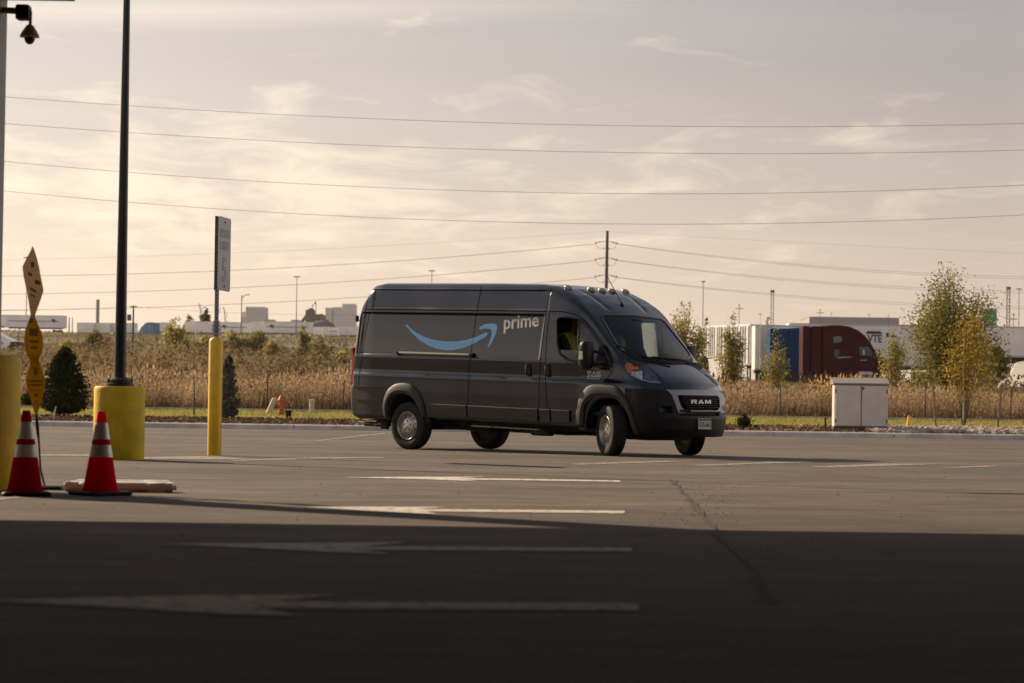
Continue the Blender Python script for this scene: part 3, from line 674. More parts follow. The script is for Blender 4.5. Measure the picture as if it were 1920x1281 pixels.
    # ---------------------------------------------------- cabin
    mb = MB(); mb.box((-.7, 0, .60), (2.0, 1.7, .05)); mb.box((-1.70, 0, 1.45), (.04, 1.76, 1.65)); fin(mb, 'cabin_floor', CABIN, smooth=False)
    mb = MB(); mb.prism([(.10,.7),(.36,.8),(.34,1.36),(.16,1.41),(-.02,1.36),(-.08,1.22),(-.02,1.0),(.05,.7)], -.80, .80, bev=.03); mb.box((-.02, -.45, 1.40), (.14, .5, .03), bev=.01); mb.box((.0, .46, 1.40), (.20, .42, .07), bev=.03); fin(mb, 'dashboard', CABIN)
    for c_, d_ in (((.09, .30, 1.436), (.22, .30, .008)), ((.10, -.10, 1.43), (.16, .20, .01))): mb = MB(); mb.box(c_, d_); fin(mb, 'dash_paper', mat('paper', (.55, .53, .48), rough=.8), smooth=False)
    mb = MB(); c0 = Vector((-.22, .47, 1.33)); ax = Vector((-.55, 0, .83)).normalized(); u = Vector((0, 1, 0)); w = ax.cross(u)
    mb.tube([c0 + (u * cos(2 * pi * i / 28) + w * sin(2 * pi * i / 28)) * .19 for i in range(28)], .016, 8, closed=True)
    for a in (0, pi, -pi / 2): mb.tube([c0, c0 + (u * cos(a) + w * sin(a)) * .19], .016, 6)
    mb.sphere(c0, .055, 10, 6); mb.tube([c0, c0 - ax * .25], .03, 8); fin(mb, 'steering_wheel', BLACK)
    for s in (-1, 1):
        mb = MB(); mb.box((-1.02, s * .46, 1.09), (.50, .50, .16), bev=.05); mb.box((-1.04, s * .46, .85), (.40, .40, .36), bev=.02)
        VV0 = len(mb.V); mb.box((-1.31, s * .46, 1.44), (.14, .48, .66), bev=.05); mb.box((-1.36, s * .46, 1.86), (.10, .26, .18), bev=.04)
        mb.V = mb.V[:VV0] + [(v[0] - (v[2] - 1.0) * .12, v[1], v[2]) for v in mb.V[VV0:]]; fin(mb, 'seat', mat('seat_cloth', (.03, .03, .034), rough=.85))
    mb = MB(); mb.box((-.30, 0, 1.97), (.05, .22, .07), bev=.02); fin(mb, 'cab_mirror', BLACK)
    # ---------------------------------------------------- wheels (on the ground, not raked)
    tp = [(.205,.085),(.235,.100),(.290,.110),(.335,.108),(.356,.098),(.368,.082),(.369,.052),(.362,.048),(.362,.040),(.371,.036),(.372,.006),(.365,.004),(.365,-.004),(.372,-.006),(.371,-.036),(.362,-.040),(.362,-.048),(.369,-.052),(.368,-.082),(.356,-.098),(.335,-.108),(.290,-.110),(.235,-.100),(.205,-.085)]
    def wheel(x, y, st):
        s = -1 if y < 0 else 1
        mb = MB(); mb.lathe([(.203,.08),(.203,-.082),(.214,-.094),(.218,-.101),(.212,-.104),(.204,-.098),(.196,-.082),(.186,-.052),(.178,-.038),(.170,-.034),(.125,-.062),(.112,-.068),(.02,-.068)], n=48, axis='y', cap=False)
        w = mb.build('wheel', STEEL, van, True); w.location = (x, y, .372); w.rotation_euler = (0, 0, st + (pi if s > 0 else 0))
        mb = MB(); mb.lathe(tp, n=56, axis='y', cap=False); mb.build('tyre', RUBBER, w, True)
        mb = MB(); mb.lathe([(.2045,.086),(.001,.086)], n=30, axis='y', cap=False); mb.build('brake_backing', BLACK, w)
        mb = MB()
        for i in range(10):
            a = 2 * pi * i / 10 + .2; c = (.150 * cos(a), -.0515, .150 * sin(a)); d = Vector((cos(a) * .4, -1, sin(a) * .4)).normalized(); u_ = Vector((-sin(a), 0, cos(a))); v_ = d.cross(u_)
            mb.add([Vector(c) + d * .003 + (u_ * cos(t) * .017 + v_ * sin(t) * .012) for t in [2 * pi * j / 10 for j in range(10)]], [tuple(range(10))])
        mb.build('vent_holes', FRIT, w)
        mb = MB(); mb.lathe([(.116,-.060),(.114,-.080),(.104,-.088),(.070,-.092),(.040,-.093),(.030,-.100),(.001,-.102)], n=40, axis='y'); hc = mb.build('hub_cap', mat('cap_silver', (.55, .51, .45), rough=.38, metal=.6, var=.15, vscale=20), w, True)
        mb = MB()
        for i in range(5):
            a = 2 * pi * i / 5 + .3; mb.cyl((.073 * cos(a), -.0915, .073 * sin(a)), (.073 * cos(a), -.0945, .073 * sin(a)), .0155, n=10)
        mb.build('lug_holes', FRIT, w)
    wheel(0, -.905, radians(-28)); wheel(0, .905, radians(-25)); wheel(-4.10, -.895, 0); wheel(-4.10, .895, 0)
    return van
VAN = build_van()
# ------------------------------------------------------------------ the two people in the cab
def seated_person(y, label, lean, armside):
    M = Matrix.Translation((VX0, VY0, 0)) @ Matrix.Rotation(VHD, 4, 'Z')
    hx, hz = -1.12, 1.21
    sh = (hx - .10 + lean, 1.70); hd = (hx - .02 + lean, 1.95)
    def core(x, y_, z):
        ya = np.abs(y_ - y); d = capsule(x, ya, z, (hx, .09, hz), (hx - .04 + lean * .5, .07, 1.41), .115, .125)
        d = smin(d, capsule(x, ya, z, (hx - .04 + lean * .5, .06, 1.41), (sh[0], .13, sh[1] - .06), .125, .115), .08)
        d = smin(d, capsule(x, ya, z, (sh[0], .05, sh[1]), (sh[0], .17, sh[1] - .03), .07, .065), .06)
        return d
    def arms(x, y_, z):
        ya = np.abs(y_ - y); d = capsule(x, ya, z, (sh[0], .19, sh[1] - .03), (hx + .10 + lean, .27, 1.45), .062, .047)
        return smin(d, capsule(x, ya, z, (hx + .10 + lean, .27, 1.45), (hx + .34 + lean, .18, 1.41), .046, .033), .03)
    def body(x, y_, z):
        ya = np.abs(y_ - y); d = smin(core(x, y_, z), arms(x, y_, z), .04)
        d = smin(d, capsule(x, ya, z, (hx, .10, hz), (hx + .46, .13, hz + .03), .09, .065), .06); d = smin(d, capsule(x, ya, z, (hx + .46, .13, hz + .03), (hx + .55, .13, .68), .062, .045), .03)
        d = smin(d, capsule(x, ya, z, (hx + .55, .13, .67), (hx + .68, .14, .655), .04, .035), .03)
        d = smin(d, capsule(x, y_, z, (sh[0], y, sh[1]), (hd[0] - .02, y, hd[1] - .08), .055, .052), .03)
        h = ellip(x, y_, z, (hd[0], y, hd[1] + .02), (.098, .076, .118)); h = smin(h, ellip(x, y_, z, (hd[0] + .045, y, hd[1] - .055), (.05, .048, .055)), .04)
        h = smin(h, ellip(x, y_, z, (hd[0] + .105, y, hd[1] - .005), (.020, .014, .026)), .015); h = smin(h, ellip(x, ya, z, (hd[0] - .005, .078, hd[1]), (.022, .012, .032)), .01)
        h = smax(h, -ellip(x, ya, z, (hd[0] + .10, .032, hd[1] + .025), (.018, .016, .012)), .01)
        d = smin(d, h, .02)
        hx_, hy_, hz_ = hx + .37 + lean, .165, 1.41
        d = smin(d, ellip(x, ya, z, (hx_ + .01, hy_, hz_), (.045, .036, .022)), .02)
        for k in range(4): d = np.minimum(d, capsule(x, ya, z, (hx_ + .04, hy_ - .028 + k * .019, hz_), (hx_ + .085 - abs(k - 1.5) * .008, hy_ - .03 + k * .020, hz_ - .02), .010, .008))
        return np.minimum(d, capsule(x, ya, z, (hx_ + .0, hy_ - .03, hz_ + .01), (hx_ + .045, hy_ - .052, hz_ + .005), .011, .009))
    root = thing('person', label, 'person', (VX0, VY0, 0), VHD)
    lo = (hx - .35, y - .42, .60); hi = (hx + .80, y + .42, 2.14)
    P, F = surface_nets(body, lo, hi, .014); C = P[F].mean(1)
    skin = (C[:, 2] > 1.77) | ((C[:, 0] > hx + .30 + lean) & (C[:, 2] > 1.35) & (C[:, 2] < 1.5))
    o = link_mesh('figure', rake(P), F, None, root, True, mats=[mat('dark_shirt', (.02, .02, .024), rough=.9), mat('skin', (.16, .085, .05), rough=.6)], midx=skin.astype(int))
    hair = lambda x, y_, z: np.maximum(ellip(x, y_, z, (hd[0] - .012, y, hd[1] + .035), (.102, .086, .118)), -(z - (hd[1] + .02) + (x - hd[0]) * -.9))
    P, F = surface_nets(hair, lo, hi, .014); link_mesh('hair', rake(P), F, mat('hair', (.012, .010, .009), rough=.7), root, True)
    vest = lambda x, y_, z: np.maximum(np.maximum(core(x, y_, z) - .016, np.abs(y_ - y) - .20), 1.27 - z)
    P, F = surface_nets(vest, lo, hi, .014); C = P[F].mean(1); ya = np.abs(C[:, 1] - y)
    mi = np.zeros(len(C), int); mi[(ya > .075) & (ya < .13)] = 1; mi[(ya > .09) & (ya < .115)] = 2; mi[(C[:, 2] > 1.40) & (C[:, 2] < 1.47)] = 1
    link_mesh('vest', rake(P), F, None, root, True, mats=[mat('hi_vis_lime', (.24, .36, .015), rough=.6), mat('hi_vis_orange', (.85, .10, .02), rough=.6), mat('reflective_tape', (.45, .45, .45), rough=.4)], midx=mi)
    return root
seated_person(-.46, 'person in a lime hi-vis vest on the passenger seat, behind the lowered van window', .05, 1)
seated_person(.46, 'person in a hi-vis vest at the steering wheel of the van', .04, -1)
# ------------------------------------------------------------------ ground
RNG = np.random.default_rng(11)
def interp(x, A): return np.interp(x, [a for a, b in A], [b for a, b in A])
TL = [(61,.12),(61.8,.13),(64,.17),(66.5,.225),(70,.28),(80,.42),(110,.85),(150,1.6),(200,2.8),(300,6.0),(400,9.5),(480,12.6),(520,14.5),(545,15.3),(640,15.3),(900,12),(4000,4)]
TR = [(61,.12),(61.8,.13),(64,.17),(66.5,.225),(70,.28),(80,.42),(120,1.15),(160,2.2),(180,2.6),(220,2.8),(400,3.6),(600,4.5),(900,4),(4000,3)]
def T(x, y):
    u = np.asarray(x) / np.maximum(y, 1) * FPX; t = np.clip((u + 150) / 400, 0, 1); t = t * t * (3 - 2 * t)
    b = np.sin(np.asarray(x) * .11 + 1.3) * np.sin(np.asarray(y) * .05) * .35 * np.clip((np.asarray(y) - 90) / 80, 0, 1)
    return interp(y, TL) * (1 - t) + interp(y, TR) * t + b
def asphalt_mat():
    m = mat('asphalt', (.105, .09, .075), rough=.86, spec=.35); t = m.node_tree; b = t.nodes['Principled BSDF']
    tcn = t.nodes.new('ShaderNodeTexCoord')
    def nz(scale, st, det=6, loc=(0, 0, 0), rot=0):
        q = t.nodes.new('ShaderNodeMapping'); q.inputs['Scale'].default_value = st; q.inputs['Location'].default_value = loc; q.inputs['Rotation'].default_value = (0, 0, rot); t.links.new(tcn.outputs['Object'], q.inputs[0])
        n = t.nodes.new('ShaderNodeTexNoise'); n.inputs['Scale'].default_value = scale; n.inputs['Detail'].default_value = det; n.inputs['Roughness'].default_value = .65; t.links.new(q.outputs[0], n.inputs['Vector']); return n.outputs[0]
    def ramp(src, a, b_, ca, cb):
        r = t.nodes.new('ShaderNodeValToRGB'); r.color_ramp.elements[0].position = a; r.color_ramp.elements[1].position = b_; r.color_ramp.elements[0].color = (*ca, 1); r.color_ramp.elements[1].color = (*cb, 1); t.links.new(src, r.inputs[0]); return r.outputs[0]
    def mul(a, b_):
        x = t.nodes.new('ShaderNodeMix'); x.data_type = 'RGBA'; x.blend_type = 'MULTIPLY'; x.inputs[0].default_value = 1; t.links.new(a, x.inputs[6]); t.links.new(b_, x.inputs[7]); return x.outputs[2]
    c = ramp(nz(.35, (.35, 1, 1)), .35, .68, (.078, .064, .055), (.152, .126, .104))
    c = mul(c, ramp(nz(2.4, (.30, 1.0, 1), 7), .36, .64, (.66, .65, .65), (1.22, 1.20, 1.17)))
    c = mul(c, ramp(nz(1.1, (.05, .8, 1), 4, (7, 2, 0), .35), .40, .60, (.88, .88, .88), (1.06, 1.06, 1.06)))
    c = mul(c, ramp(nz(6.0, (.55, 1.3, 1), 6, (3, 9, 0), -.12), .38, .62, (.76, .76, .76), (1.16, 1.14, 1.12)))
    c = mul(c, ramp(nz(.5, (1, 1, 1), 5, (11, 5, 0)), .40, .60, (.93, .97, .95), (1.10, .99, .95)))
    c = mul(c, ramp(nz(45, (.8, 1, 1), 5), .32, .68, (.58, .58, .59), (1.40, 1.38, 1.34)))
    c = mul(c, ramp(nz(.8, (.6, 1, 1), 5, (31, 7, 0)), .34, .46, (.66, .66, .69), (1, 1, 1)))
    t.links.new(c, b.inputs['Base Color'])
    bp = t.nodes.new('ShaderNodeBump'); bp.inputs['Strength'].default_value = .5; bp.inputs['Distance'].default_value = .006; t.links.new(nz(90, (1, 1, 1), 3), bp.inputs['Height']); t.links.new(bp.outputs[0], b.inputs['Normal'])
    return m
mb = MB(); mb.add([(-160, -60, 0), (160, -60, 0), (160, 61.45, 0), (-160, 61.45, 0)], [(0, 1, 2, 3)]); struct(mb.build('asphalt_yard', asphalt_mat()))
def terrain(name, ys, m, zoff=0.0, xlim=None, hfun=None):
    V = []; F = []; nx = 60
    for y in ys:
        for i in range(nx + 1):
            w = 100 + y * .75; x = -w + 2 * w * i / nx
            if xlim: x = xlim[0] + (xlim[1] - xlim[0]) * i / nx
            V.append((x, y, float(T(x, y)) + zoff))
    n = nx + 1
    for j in range(len(ys) - 1):
        for i in range(nx): F.append((j * n + i, j * n + i + 1, (j + 1) * n + i + 1, (j + 1) * n + i))
    return struct(link_mesh(name, V, F, m, None, True))
terrain('lawn', [66.3, 68, 70, 73, 76, 79.2], mat('lawn_soil', (.15, .15, .045), rough=.95, col2=(.25, .21, .08), vscale=1.2, detail=8, stretch=(.4, 1, 1)), -.02)
terrain('field', [79.2, 82, 86, 90, 95, 100, 110, 120, 130, 140, 150, 165, 180, 200, 220, 240, 260, 280, 300, 330, 360, 400, 440, 480, 500, 520, 535, 545, 580, 640, 900, 1500, 2500, 4000],
        mat('dry_field', (.10, .068, .038), rough=.95, col2=(.18, .15, .07), vscale=.12, detail=9, lo=.38, hi=.62, stretch=(.25, 1, 1)), -.02)
terrain('mulch_bed', [61.78, 62.5, 63.2, 64, 65, 66.4], mat('mulch', (.045, .028, .018), rough=.95, col2=(.19, .12, .075), vscale=9, detail=8, lo=.42, hi=.66, bump=.8, bscale=20), .0, (-110, 9.6))
terrain('gravel_bed', [61.78, 62.5, 63.2, 64, 65, 66.4], mat('gravel_base', (.12, .10, .085), rough=.95, var=.5, vscale=8), .01, (9.5, 110))
mb = MB(); mb.prism([(61.42, 0), (61.46, .10), (61.50, .125), (61.78, .13), (61.78, -.02), (61.42, -.02)], 0, 1, ax='x') ; 
base = mb.V[:]; mb = MB()
for i in range(-30, 31):
    x0, x1 = i * 3.05 + .6, i * 3.05 + 3.63; mb.add([(x0 if k < 6 else x1, v[1], v[2]) for k, v in enumerate(base)], [tuple(range(5, -1, -1)), tuple(range(6, 12))] + [(a, (a + 1) % 6, 6 + (a + 1) % 6, 6 + a) for a in range(6)])
struct(mb.build('kerb', mat('concrete', (.50, .45, .42), rough=.85, var=.18, vscale=2.5, detail=8, bump=.2)))
mb = MB()
for i in range(60): mb.box((-60 + i * 2.0, 79.15, .43), (1.985, .22, .07))
struct(mb.build('concrete_edging', mat('edging_concrete', (.42, .38, .31), rough=.9, var=.2, vscale=3)))
# painted markings, worn
def paint_mat():
    m = mat('road_paint', (.66, .60, .52), rough=.75); t = m.node_tree; b = t.nodes['Principled BSDF']; tcn = t.nodes.new('ShaderNodeTexCoord')
    n = t.nodes.new('ShaderNodeTexNoise'); n.inputs['Scale'].default_value = 14; n.inputs['Detail'].default_value = 8; t.links.new(tcn.outputs['Object'], n.inputs['Vector'])
    r = t.nodes.new('ShaderNodeValToRGB'); r.color_ramp.elements[0].position = .38; r.color_ramp.elements[1].position = .52; r.color_ramp.elements[0].color = (.26, .23, .20, 1); r.color_ramp.elements[1].color = (.66, .60, .53, 1)
    t.links.new(n.outputs[0], r.inputs[0]); t.links.new(r.outputs[0], b.inputs['Base Color']); return m
PM = paint_mat()
mb = MB()
for P_ in ([(-14,1127.5),(135,1120.5),(379,1116.5),(630,1115),(515,1127.3),(677,1128.3),(1198,1131.4),(1198,1144.6),(609,1140.5),(474,1138.8),(575.5,1155),(406,1150),(203,1137.4)],
           [(298,1019.5),(542,1018.3),(765,1016.2),(677,1024.4),(1185,1027),(1185,1033.9),(745,1031),(677,1029.8),(731,1038.6),(609,1034.5),(440,1025.7)],
           [(510,951),(650,950),(840,950.5),(780,954.3),(1171,957.7),(1171,962.4),(800,958.7),(820,963.8),(700,960),(600,955)],
           [(640,895),(750,894),(910,894),(860,896.6),(960,897.5),(1163,901),(1163,903.4),(960,900.2),(870,899.7),(900,902.5),(800,898.6)]):
    mb.add([G(x, y, .004) for x, y in P_], [tuple(range(len(P_)))])
arrows_mb = mb; mb = MB()
for P_ in ([(1285,872.5),(1450,866),(1550,866),(1410,870),(1330,873.5)], [(1515,875),(1660,869),(1780,869.5),(1650,874),(1550,876.5)],
           [(1755,877),(1850,873),(1880,874),(1810,877)], [(1065,870),(1230,864),(1320,864),(1200,868),(1090,871.5)],
           [(75,852),(190,852.5),(190,855.3),(75,854.4)], [(268,857),(380,855.3),(410,856.2),(470,861),(395,861.5),(268,860)], [(430,862.5),(600,857.5),(720,857),(720,858.5),(600,860.3),(440,864.2)],
           [(590,826.2),(722,811.4),(722,813.2),(590,827.6)], [(-60,936),(30,931),(46,933),(-40,942)]):
    mb.add([G(x, y, .004) for x, y in P_], [tuple(range(len(P_)))])
PM2 = PM.copy(); PM2.name = 'road_paint_worn'
for n_ in PM2.node_tree.nodes:
    if n_.type == 'VALTORGB': n_.color_ramp.elements[0].position = .44; n_.color_ramp.elements[1].position = .62; n_.color_ramp.elements[0].color = (.14, .115, .095, 1); n_.color_ramp.elements[1].color = (.40, .35, .30, 1)
for m_, nm, pm in ((arrows_mb, 'painted_arrows', PM), (mb, 'painted_bay_lines', PM2)):
    o = struct(m_.build(nm, pm)); bm = bmesh.new(); bm.from_mesh(o.data); bmesh.ops.triangulate(bm, faces=bm.faces[:])
    for f in bm.faces:
        if f.normal.z < 0: f.normal_flip()
    bm.to_mesh(o.data); bm.free()
rd = random.Random(5); mb = MB(); prev = None
cr = [(1256,899),(1268,910),(1280,922),(1290,934),(1302,947),(1314,962),(1330,978),(1340,990),(1348,1003),(1364,1018),(1390,1040),(1400,1052),(1412,1064),(1424,1085),(1440,1110),(1452,1140)]
for (x, y), (x2, y2) in zip(cr, cr[1:]):
    for k in range(4):
        t = k / 4; q = G(x + (x2 - x) * t + rd.uniform(-3.5, 3.5), y + (y2 - y) * t, .005); w = rd.uniform(.006, .030) * (1 if y < 1040 else .6)
        cur = [q + Vector((-w, 0, 0)), q + Vector((w, 0, 0))]
        if prev: mb.add(prev + cur, [(0, 1, 3, 2)])
        prev = cur
struct(mb.build('asphalt_crack', mat('crack', (.025, .02, .016), rough=1)))
# loose grit on the yard
V = []; F = []
for i in range(420):
    Y = 12 + 46 * rd.random() ** 1.3; X = rd.uniform(-.24, .24) * Y; r = rd.uniform(.004, .009) * (.7 + Y / 45)
    if i > 300: q = G(rd.gauss(1325, 35), rd.uniform(905, 985), 0); X, Y = q.x, q.y; r = rd.uniform(.003, .009)
    k = len(V); V += [(X - r, Y, 0), (X, Y - r, 0), (X + r, Y, 0), (X, Y + r, 0), (X, Y, r * 1.1)]; F += [(k, k+1, k+4), (k+1, k+2, k+4), (k+2, k+3, k+4), (k+3, k, k+4)]
stuff(link_mesh('grit', V, F, mat('grit', (.12, .10, .08), rough=.9, var=.6, vscale=3)), 'loose grit scattered over the yard')

# ------------------------------------------------------------------ vegetation (stuff)
def blades(name, X, Y, H, Wd, m, lean=.25, z=None, head=None, curve=.0):
    n = len(X); Z = (T(X, Y) if z is None else z) - .03; a = RNG.uniform(0, 2 * pi, n); dx, dy = np.cos(a), np.sin(a)
    lx = RNG.normal(0, lean, n) * H + .12 * H; ly = RNG.normal(0, lean, n) * H
    b0 = np.stack([X - dx * Wd / 2, Y - dy * Wd / 2, Z], 1); b1 = np.stack([X + dx * Wd / 2, Y + dy * Wd / 2, Z], 1)
    tp_ = np.stack([X + lx, Y + ly, Z + H], 1); V = np.stack([b0, b1, tp_], 1).reshape(-1, 3)
    if head is not None:
        hs = head * H; c = tp_; r = hs * .22
        p0 = c + np.stack([-dx * r, -dy * r, -hs * .35], 1); p1 = c + np.stack([dx * r, dy * r, -hs * .35 + 0 * r], 1); p2 = c + np.stack([lx * .1, ly * .1, hs * .5], 1)
        V = np.concatenate([V, np.stack([p0, p1, p2], 1).reshape(-1, 3)])
    return V
def leaf_tris(C, s, elong=1.6):
    n = len(C); d = RNG.normal(size=(n, 3)); d /= np.linalg.norm(d, axis=1)[:, None]; e = np.cross(d, RNG.normal(size=(n, 3))); e /= np.linalg.norm(e, axis=1)[:, None] + 1e-9
    s = (s * RNG.uniform(.6, 1.3, n))[:, None] if np.isscalar(s) else s[:, None]
    return np.stack([C - d * s * elong * .5, C + e * s * .5, C + d * s * elong * .5, C - e * s * .5], 1)
def mesh_tris(name, V, m, k=3):
    V = V.reshape(-1, 3); F = np.arange(len(V)).reshape(-1, k); return link_mesh(name, V, F, m)
def field_pts(n, y0, y1, pw=1.0, mrg=7, side=None):
    Y = y0 + (y1 - y0) * RNG.random(n) ** pw; w = Y * .222 + mrg; X = RNG.uniform(-1, 1, n) * w; return X, Y
def clumpy(X, Y, s, seed, lo, hi):
    v = np.sin(X * s + seed) + np.sin(Y * s * .7 + seed * 2 + X * s * .4) + np.sin((X + Y) * s * 1.7 + seed * 3); v = v / 6 + .5; return lo + (hi - lo) * np.clip(v, 0, 1)
# lawn
X, Y = field_pts(60000, 66.2, 79, 1.0)
stuff(mesh_tris('lawn_grass', blades('g', X, Y, RNG.uniform(.03, .10, len(X)), .03, None, .5), leafmat('lawn_leaf', (.15, .16, .03), (.46, .39, .12), .5, .5)), 'short yellow-green grass of the verge behind the kerb')
# reeds in the front of the field
X, Y = field_pts(70000, 79.6, 94, 1.25); H = (clumpy(X, Y, .9, 1, .5, 1.25) + clumpy(X, Y, 2.7, 5, -.2, .25)) * RNG.uniform(.5, 1.15, len(X)) * np.where(X > 0, .80, .95)
V1 = blades('r', X, Y, H, .030, None, .14, head=.13)
C = np.stack([X, Y, T(X, Y) + H * RNG.uniform(.25, 1.0, len(X))], 1) + RNG.normal(0, .09, (len(X), 3)); V2 = leaf_tris(C, .045, 2.2)
V2t = np.concatenate([V2[:, [0, 1, 2]], V2[:, [0, 2, 3]]]).reshape(-1, 3)
stuff(mesh_tris('reeds', np.concatenate([V1, V2t]), leafmat('reed_leaf', (.10, .066, .040), (.56, .405, .245), .5, .6)), 'tan dry reeds and weeds standing behind the verge')
# open field
X, Y = field_pts(90000, 93, 300, 1.35); H = clumpy(X, Y, .22, 4, .5, 1.4) * RNG.uniform(.5, 1.1, len(X)) * np.where(X / Y > .02, np.interp(Y, [95, 125, 160], [.8, .55, .28]), 1.0)
V1 = blades('r', X, Y, H, .028 + Y * .00028, None, .22, head=.14)
stuff(mesh_tris('dry_grass', V1, leafmat('dry_leaf', (.11, .082, .045), (.38, .275, .165), .45, .05)), 'brown dry grass over the open field')
X, Y = field_pts(50000, 290, 546, .9, 10); X = np.minimum(X, 40); H = clumpy(X, Y, .08, 7, .25, .9) * RNG.uniform(.4, 1.1, len(X))
stuff(mesh_tris('slope_grass', blades('r', X, Y, H, .20, None, .3), leafmat('slope_leaf', (.08, .066, .032), (.27, .21, .115), .4, .03)), 'low brown grass on the rising slope')
# taller rusty weed stalks
X, Y = field_pts(3000, 88, 100, 1.0); keep = clumpy(X, Y, .9, 2, 0, 1) > .74; X, Y = X[keep], Y[keep]
V1 = blades('w', X, Y, RNG.uniform(1.0, 1.5, len(X)), .04, None, .07, head=.20)
stuff(mesh_tris('weed_stalks', V1, leafmat('rust_leaf', (.09, .035, .02), (.20, .09, .05), .2, .4)), 'rust-brown seed stalks rising above the reeds')
X, Y = field_pts(900, 80, 86, 1.0); 
nb_ = 300; bx, by = field_pts(nb_, 96, 225, 1.2); Cs = []
for k in range(nb_):
    if abs(bx[k] / by[k]) < .03 or (bx[k] > 0 and by[k] > 118): continue
    w_ = RNG.uniform(.6, 1.9) * (1 + by[k] / 300); h_ = RNG.uniform(.7, 1.9) * (1 + by[k] / 400) * (.6 if bx[k] > 0 else 1); m_ = 90; a = RNG.random((m_, 1)) ** .7
    Cs.append(np.array([bx[k], by[k], float(T(bx[k], by[k]))]) + np.concatenate([RNG.normal(0, w_ * .35, (m_, 2)) * (.5 + a * .6), a * h_], 1))
Cs = np.concatenate(Cs); V2 = leaf_tris(Cs, .05 + Cs[:, 1] * .0008 + 0 * Cs[:, 1], 1.8)
stuff(mesh_tris('undergrowth', np.concatenate([V2[:, [0, 1, 2]], V2[:, [0, 2, 3]]]), leafmat('scrub_leaf', (.06, .045, .024), (.30, .22, .12), .45, .08)), 'olive and brown scrub scattered through the dry field')
X, Y = field_pts(16000, 79.7, 92, 1.1); k_ = clumpy(X, Y, 1.6, 9, 0, 1) > .60; X, Y = X[k_], Y[k_]; H = RNG.uniform(.35, 1.15, len(X)); C = np.stack([X, Y, T(X, Y) + H], 1) + RNG.normal(0, .06, (len(X), 3)); V2 = leaf_tris(C, .06, 1.5)
stuff(mesh_tris('brown_weeds', np.concatenate([blades('w', X, Y, H, .03, None, .2), np.concatenate([V2[:, [0, 1, 2]], V2[:, [0, 2, 3]]]).reshape(-1, 3)]), leafmat('brown_weed', (.035, .022, .012), (.20, .14, .07), .3, .9)), 'dark brown weeds mixed into the reeds')
# golden weeds above the cabinet
X = RNG.uniform(10.8, 13.2, 600); Y = RNG.uniform(85, 90, 600); V1 = blades('w', X, Y, RNG.uniform(.7, 1.25, 600) * (1 + .18 * np.sin(X * 9)), .03, None, .10, head=.12)
stuff(mesh_tris('golden_weeds', V1, leafmat('gold_leaf', (.36, .22, .09), (.66, .44, .18), .55, .8)), 'golden feathery weeds seen over the storage cabinet')
# mulch chips, gravel stones
n = 13000; C = np.stack([RNG.uniform(-26, 9.4, n), RNG.uniform(61.85, 66.5, n), np.zeros(n)], 1); C[:, 2] = T(C[:, 0], C[:, 1]) + .01; C[:, 2] += RNG.uniform(-.01, .03, n); V2 = leaf_tris(C, .06, 1.8)
stuff(mesh_tris('mulch_chips', np.concatenate([V2[:, [0, 1, 2]], V2[:, [0, 2, 3]]]), leafmat('chip', (.05, .03, .018), (.42, .28, .18), .0, 3)), 'reddish wood chips along the kerb')
ico = bmesh.new(); bmesh.ops.create_icosphere(ico, subdivisions=1, radius=1); iv = np.array([v.co[:] for v in ico.verts]); ifc = np.array([[v.index for v in f.verts] for f in ico.faces]); ico.free()
def stones(n, x0, x1, y0, y1, z, r0, r1):
    r = RNG.uniform(r0, r1, n); c = np.stack([RNG.uniform(x0, x1, n), RNG.uniform(y0, y1, n), np.zeros(n)], 1); c[:, 2] = T(c[:, 0], c[:, 1]) + RNG.uniform(0, .06, n); sc_ = RNG.uniform(.6, 1.25, (n, 1, 3)) * np.array([1.2, 1, .75])
    V = iv[None] * r[:, None, None] * sc_ * RNG.uniform(.82, 1.18, (n, len(iv), 1)) + c[:, None]; F = ifc[None] + (np.arange(n) * len(iv))[:, None, None]; return V.reshape(-1, 3), F.reshape(-1, 3)
Vs, Fs = stones(7500, 9.3, 24, 61.85, 66.4, .13, .05, .10)
sm = leafmat('stone', (.18, .14, .11), (.60, .50, .41), 0, 2); stuff(link_mesh('gravel', Vs, Fs, sm), 'pale river stones covering the bed right of the storage cabinet')
